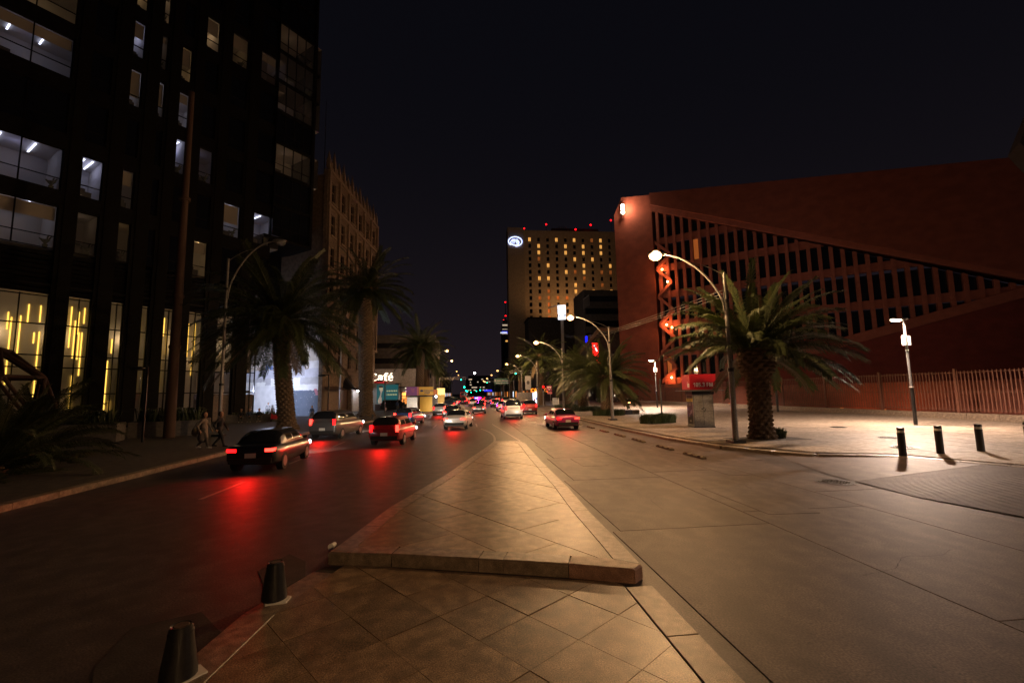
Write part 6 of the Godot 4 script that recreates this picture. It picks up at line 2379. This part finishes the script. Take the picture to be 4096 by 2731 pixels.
# ---------------------------------------------------------------- cars
func make_car(label: String, kind: String, paint: Material, at: Vector3, turn := 0.0) -> Node3D:
	var c := thing("car", label, "car", at, turn, "cars on the avenue")
	var d: Dictionary = {
		"sedan": {"l": 4.4, "w": 0.86, "belt": 0.93, "roof": 1.43, "deck": 0.97, "hood": 0.9, "cr": 1.72, "rr": 1.0, "fr": -0.45, "cf": -1.2},
		"hatch": {"l": 4.0, "w": 0.85, "belt": 0.95, "roof": 1.5, "deck": 0.98, "hood": 0.92, "cr": 1.93, "rr": 1.55, "fr": -0.35, "cf": -1.15},
		"suv": {"l": 4.5, "w": 0.92, "belt": 1.1, "roof": 1.72, "deck": 1.12, "hood": 1.05, "cr": 2.18, "rr": 1.85, "fr": -0.4, "cf": -1.2},
		"van": {"l": 5.0, "w": 0.95, "belt": 1.15, "roof": 1.98, "deck": 1.16, "hood": 1.05, "cr": 2.45, "rr": 2.3, "fr": -0.9, "cf": -1.7},
	}[kind]
	var L: float = d.l / 2
	var w: float = d.w
	# lower body: rounded sections along the length
	var sec := [[L, 0.80, 0.42, d.deck - 0.16], [L - 0.08, 0.92, 0.34, d.deck - 0.03], [L - 0.5, 0.985, 0.24, d.deck], [L - 1.1, 1.0, 0.22, d.belt + 0.02], [0.0, 1.0, 0.21, d.belt], [-L + 1.2, 1.0, 0.22, d.belt - 0.02], [-L + 0.55, 0.98, 0.25, d.hood - 0.04], [-L + 0.1, 0.9, 0.33, d.hood - 0.16], [-L, 0.78, 0.42, d.hood - 0.28]]
	var ring := func(s: Array) -> Array:
		var hw: float = w * s[1]
		var y0: float = s[2]
		var y1: float = s[3]
		return [Vector3(-hw * 0.86, y0, s[0]), Vector3(hw * 0.86, y0, s[0]), Vector3(hw, y0 + 0.12, s[0]), Vector3(hw * 1.01, lerpf(y0, y1, 0.6), s[0]), Vector3(hw * 0.95, y1 - 0.04, s[0]), Vector3(hw * 0.8, y1, s[0]), Vector3(-hw * 0.8, y1, s[0]), Vector3(-hw * 0.95, y1 - 0.04, s[0]), Vector3(-hw * 1.01, lerpf(y0, y1, 0.6), s[0]), Vector3(-hw, y0 + 0.12, s[0])]
	var fine := []
	for i in sec.size() - 1:
		for q in 4:
			var row := []
			for k in 4:
				row.append(cubic_interpolate(sec[i][k], sec[i + 1][k], sec[maxi(0, i - 1)][k], sec[mini(sec.size() - 1, i + 2)][k], q / 4.0))
			fine.append(row)
	fine.append(sec[sec.size() - 1])
	sec = fine
	var st := mb()
	for i in sec.size() - 1:
		var a: Array = ring.call(sec[i])
		var b: Array = ring.call(sec[i + 1])
		for k in 10:
			quad(st, a[k], b[k], b[(k + 1) % 10], a[(k + 1) % 10])
	for e in [0, sec.size() - 1]:
		var a: Array = ring.call(sec[e])
		var m := Vector3(0, (sec[e][2] + sec[e][3]) / 2, sec[e][0])
		for k in 10:
			if e == 0:
				tri(st, m, a[k], a[(k + 1) % 10])
			else:
				tri(st, m, a[(k + 1) % 10], a[k])
	st.generate_normals()
	obj("body", st, paint, c)
	# greenhouse: one rounded shell cut into painted shell and panes
	var yb: float = d.belt - 0.03
	var yr: float = d.roof
	var shell := func(u: float, v: float) -> Vector3:
		var z := lerpf(d.cr, d.cf, u)
		var h := minf(clampf((d.cr - z) / (d.cr - d.rr), 0, 1), clampf((z - d.cf) / (d.fr - d.cf), 0, 1))
		h = sin(h * PI * 0.5)
		var a := PI * v
		var cx := signf(cos(a)) * pow(absf(cos(a)), 0.5)
		var cy := pow(absf(sin(a)), 0.62)
		return Vector3(-cx * w * lerpf(0.93, 0.80, cy), yb + cy * h * (yr - yb), z)
	var ur: float = (d.cr - d.rr) / (d.cr - d.cf)
	var uf: float = (d.cr - d.fr) / (d.cr - d.cf)
	var us := [0.0, ur * 0.18, ur * 0.4, ur * 0.65, ur * 0.9, ur + 0.02, lerpf(ur, uf, 0.25), lerpf(ur, uf, 0.48), lerpf(ur, uf, 0.54), lerpf(ur, uf, 0.8), uf - 0.02, lerpf(uf, 1.0, 0.15), lerpf(uf, 1.0, 0.4), lerpf(uf, 1.0, 0.65), lerpf(uf, 1.0, 0.85), 1.0]
	var vs := [0.0, 0.03, 0.09, 0.17, 0.24, 0.36, 0.5, 0.64, 0.76, 0.83, 0.91, 0.97, 1.0]
	var part := {"cabin": mb(), "rear_window": mb(), "windscreen": mb(), "side_window": mb(), "side_window ": mb()}
	for i in us.size() - 1:
		for j in vs.size() - 1:
			var side := j in [1, 2] or j in [9, 10]
			var which := "cabin"
			if i in [1, 2, 3] and j in range(3, 9):
				which = "rear_window"
			elif i in [11, 12, 13] and j in range(3, 9):
				which = "windscreen"
			elif side and i in [5, 6, 8, 9]:
				which = "side_window" if j < 5 else "side_window "
			elif side and i in [10, 11, 12]:
				which = "side_window" if j < 5 else "side_window "
			quad(part[which], shell.call(us[i], vs[j]), shell.call(us[i], vs[j + 1]), shell.call(us[i + 1], vs[j + 1]), shell.call(us[i + 1], vs[j]))
	for nm in part:
		part[nm].generate_normals()
		obj(nm.strip_edges(), part[nm], paint if nm == "cabin" else M.car_glass, c)
	for x in [-1, 1]:
		for z in [L - 0.85, -L + 0.85]:
			var wh := Node3D.new()
			wh.name = "wheel"
			c.add_child(wh, true)
			st = mb()
			cyl(st, Vector3(x * (w - 0.2), 0.32, z), Vector3(x * (w + 0.01), 0.32, z), 0.32, 0.31, 20)
			obj("tyre", st, M.tyre, wh)
			st = mb()
			cyl(st, Vector3(x * (w - 0.01), 0.32, z), Vector3(x * (w + 0.02), 0.32, z), 0.2, 0.19, 14)
			obj("rim", st, M.rim, wh)
		st = mb()
		var ty: float = d.deck - 0.17
		if kind == "suv" or kind == "van" or kind == "hatch":
			box(st, Vector3(x * w * 0.79, ty + 0.1, L - 0.05), Vector3(0.15, 0.34, 0.1))
		else:
			box(st, Vector3(x * w * 0.70, ty, L - 0.02), Vector3(0.27, 0.11, 0.07))
			box(st, Vector3(x * w * 0.84, ty + 0.01, L - 0.09), Vector3(0.12, 0.1, 0.16))
		obj("tail_light", st, M.brake_glow if rng.randf() < 0.5 else M.tail_glow, c)
		st = mb()
		box(st, Vector3(x * w * 0.7, d.hood - 0.26, -L + 0.03), Vector3(0.36, 0.15, 0.1))
		obj("headlight", st, M.head_glow, c)
		st = mb()
		ball(st, Vector3(x * (w + 0.08), d.belt + 0.06, d.cf + 0.45), Vector3(0.1, 0.075, 0.06), 8, 5)
		obj("mirror", st, paint, c)
	st = mb()
	box(st, Vector3(0, 0.45, L - 0.0), Vector3(w * 1.62, 0.18, 0.1))
	obj("bumper", st, M.tyre, c)
	st = mb()
	box(st, Vector3(0, 0.62, L + 0.01), Vector3(0.36, 0.16, 0.03))
	obj("number_plate", st, M.plate, c)
	return c

func cars() -> void:
	var paints := {}
	for a in [["silver", 0.36, 0.36, 0.37], ["white", 0.62, 0.61, 0.59], ["black", 0.012, 0.012, 0.014], ["red", 0.30, 0.015, 0.02], ["grey", 0.10, 0.10, 0.105], ["blue", 0.02, 0.05, 0.16], ["pink", 0.45, 0.04, 0.18]]:
		var m := plain("paint_" + a[0], lin(a[1], a[2], a[3]), 0.3, 0.3)
		m.clearcoat_enabled = true
		m.clearcoat = 0.8
		m.clearcoat_roughness = 0.08
		paints[a[0]] = m
	# [kind, paint, x, z, turn, label]
	var spec := [
		["sedan", "black", -7.6, -19.0, 0.05, "black saloon nearest the camera in the left carriageway"],
		["hatch", "red", -4.0, -26.0, -0.12, "red hatchback left of the island's far tip"],
		["suv", "grey", -8.4, -31.0, -0.16, "grey off-roader beside the left kerb"],
		["sedan", "white", -0.6, -35.5, -0.14, "white saloon just past the island's tip"],
		["hatch", "blue", -5.0, -41.0, -0.2, "blue hatchback in the left lanes beyond the grey off-roader"],
		["sedan", "pink", 6.9, -33.0, 0.02, "pink and white taxi in the right lane before the second lamp"],
		["van", "white", 4.6, -47.0, 0.0, "white van in the right lanes ahead of the taxi"],
		["sedan", "black", -1.4, -48.5, -0.1, "black saloon in the middle of the avenue"],
		["suv", "red", 7.4, -55.0, 0.0, "red off-roader in the right lane past the white van"],
		["hatch", "silver", -3.2, -58.0, -0.06, "silver hatchback passing the steel kiosk"],
		["sedan", "grey", 1.6, -60.0, 0.0, "grey saloon in the centre lane past the white van"],
		["sedan", "white", 5.2, -66.0, 0.0, "white saloon ahead of the red off-roader"],
		["suv", "black", -2.6, -70.0, 0.0, "black off-roader left of the centre lane"],
		["hatch", "red", 2.2, -74.0, 0.0, "red hatchback in the centre lane before the police car"],
		["sedan", "silver", 8.0, -77.0, 0.0, "silver saloon at the right side before the signal"],
		["van", "grey", -2.4, -84.0, 0.0, "grey van at the left side before the signals"],
		["sedan", "black", 5.4, -86.0, 0.0, "black saloon under the near green signal"],
		["hatch", "white", 1.2, -92.0, 0.0, "white hatchback beyond the red one in the centre"],
		["suv", "silver", 8.2, -97.0, 0.0, "silver off-roader past the near signal on the right"],
		["sedan", "red", -2.4, -101.0, 0.0, "red saloon far down the left lane"],
		["sedan", "grey", 5.0, -108.0, 0.0, "grey saloon far down the right lanes"],
		["hatch", "black", 1.8, -116.0, 0.0, "black hatchback far down the centre lane"],
		["suv", "white", 8.0, -124.0, 0.0, "white off-roader far down on the right"],
		["sedan", "silver", -2.2, -130.0, 0.0, "silver saloon far down the left side"],
		["sedan", "red", 4.6, -142.0, 0.0, "farthest red saloon in the avenue"],
		["van", "white", 0.6, -150.0, 0.0, "farthest white van in the avenue"],
	]
	var row := 0
	var ways := ["left", "centre", "right"]
	var tints := ["black", "white", "grey", "red", "silver", "blue"]
	for z in [-112.0, -121.0, -134.0, -157.0, -168.0, -180.0, -194.0]:
		for q in 3:
			spec.append([["sedan", "hatch", "suv"][(row + q) % 3], tints[(row * 2 + q) % 6], [-1.0, 3.2, 6.6][q] + 0.4 * (row % 2), z - 1.5 * q, 0.0, "%s car of the %s lane in the far queue towards the street's end" % [ORDINAL[row], ways[q]]])
		row += 1
	for k in spec.size():
		var a: Array = spec[k]
		var c := make_car(a[5], a[0], paints[a[1]], Vector3(a[2], 0.014, a[3]), a[4])
		if k < 14:
			spot(c, Vector3(0, 0.8, 2.6), Vector3(0, -0.45, 1), 72, Color(1.0, 0.10, 0.08), 3.5, 0.3)
			spot(c, Vector3(0, 0.65, -2.65), Vector3(0, -0.16, -1), 50, Color(1.0, 0.93, 0.84), 16.0, 0.25)
	# police car with roof bar
	var p := make_car("police car with blue and magenta roof lights in the far middle", "sedan", paints.white, Vector3(2.6, 0.014, -105.0))
	var st := mb()
	box(st, Vector3(-0.35, 1.55, 0.2), Vector3(0.65, 0.2, 0.3))
	obj("blue_roof_light", st, M.police_blue_glow, p)
	st = mb()
	box(st, Vector3(0.35, 1.55, 0.2), Vector3(0.65, 0.2, 0.3))
	obj("magenta_roof_light", st, M.police_pink_glow, p)
	omni(p, Vector3(0, 1.9, 0.6), Color(0.75, 0.2, 1.0), 14.0, 0.3)
	# bus far off
	var b := thing("city_bus", "tall red city bus far off in the left of the avenue", "bus", Vector3(-0.9, 0.014, -162.0))
	st = mb()
	slab(st, Vector3(0, 1.8, 0), Vector3(2.5, 2.8, 10.5), 0.15)
	obj("body", st, paints.red, b)
	st = mb()
	box(st, Vector3(0, 2.35, 5.26), Vector3(2.0, 1.1, 0.04))
	obj("rear_window", st, M.dark_glass, b)
	for x in [-1.0, 1.0]:
		st = mb()
		box(st, Vector3(x, 1.0, 5.28), Vector3(0.3, 0.5, 0.06))
		obj("tail_light", st, M.brake_glow, b)
		for z in [-3.4, 3.2]:
			st = mb()
			cyl(st, Vector3(x * 1.0, 0.48, z), Vector3(x * 1.27, 0.48, z), 0.48, 0.47, 16)
			obj("wheel", st, M.tyre, b)
	# parked ones
	var q := make_car("dark van parked behind the plaza right of the stocky palm", "van", paints.grey, Vector3(30.2, 0.17, -94.5), PI * 0.5)
	unlit(q)
	q = make_car("dark saloon parked before the red building's end wall", "sedan", paints.black, Vector3(36.8, 0.17, -96.8), PI * 0.5 + 0.3)
	unlit(q)
	q = make_car("dark parked off-roader in front of the cafe door", "suv", paints.black, Vector3(-11.0, 0.17, -72.5), -PI * 0.5)
	unlit(q)

func unlit(c: Node3D) -> void:
	for k in c.get_children():
		if String(k.name).begins_with("tail_light"):
			k.material_override = M.sign_red
		elif String(k.name).begins_with("headlight"):
			k.material_override = M.rim
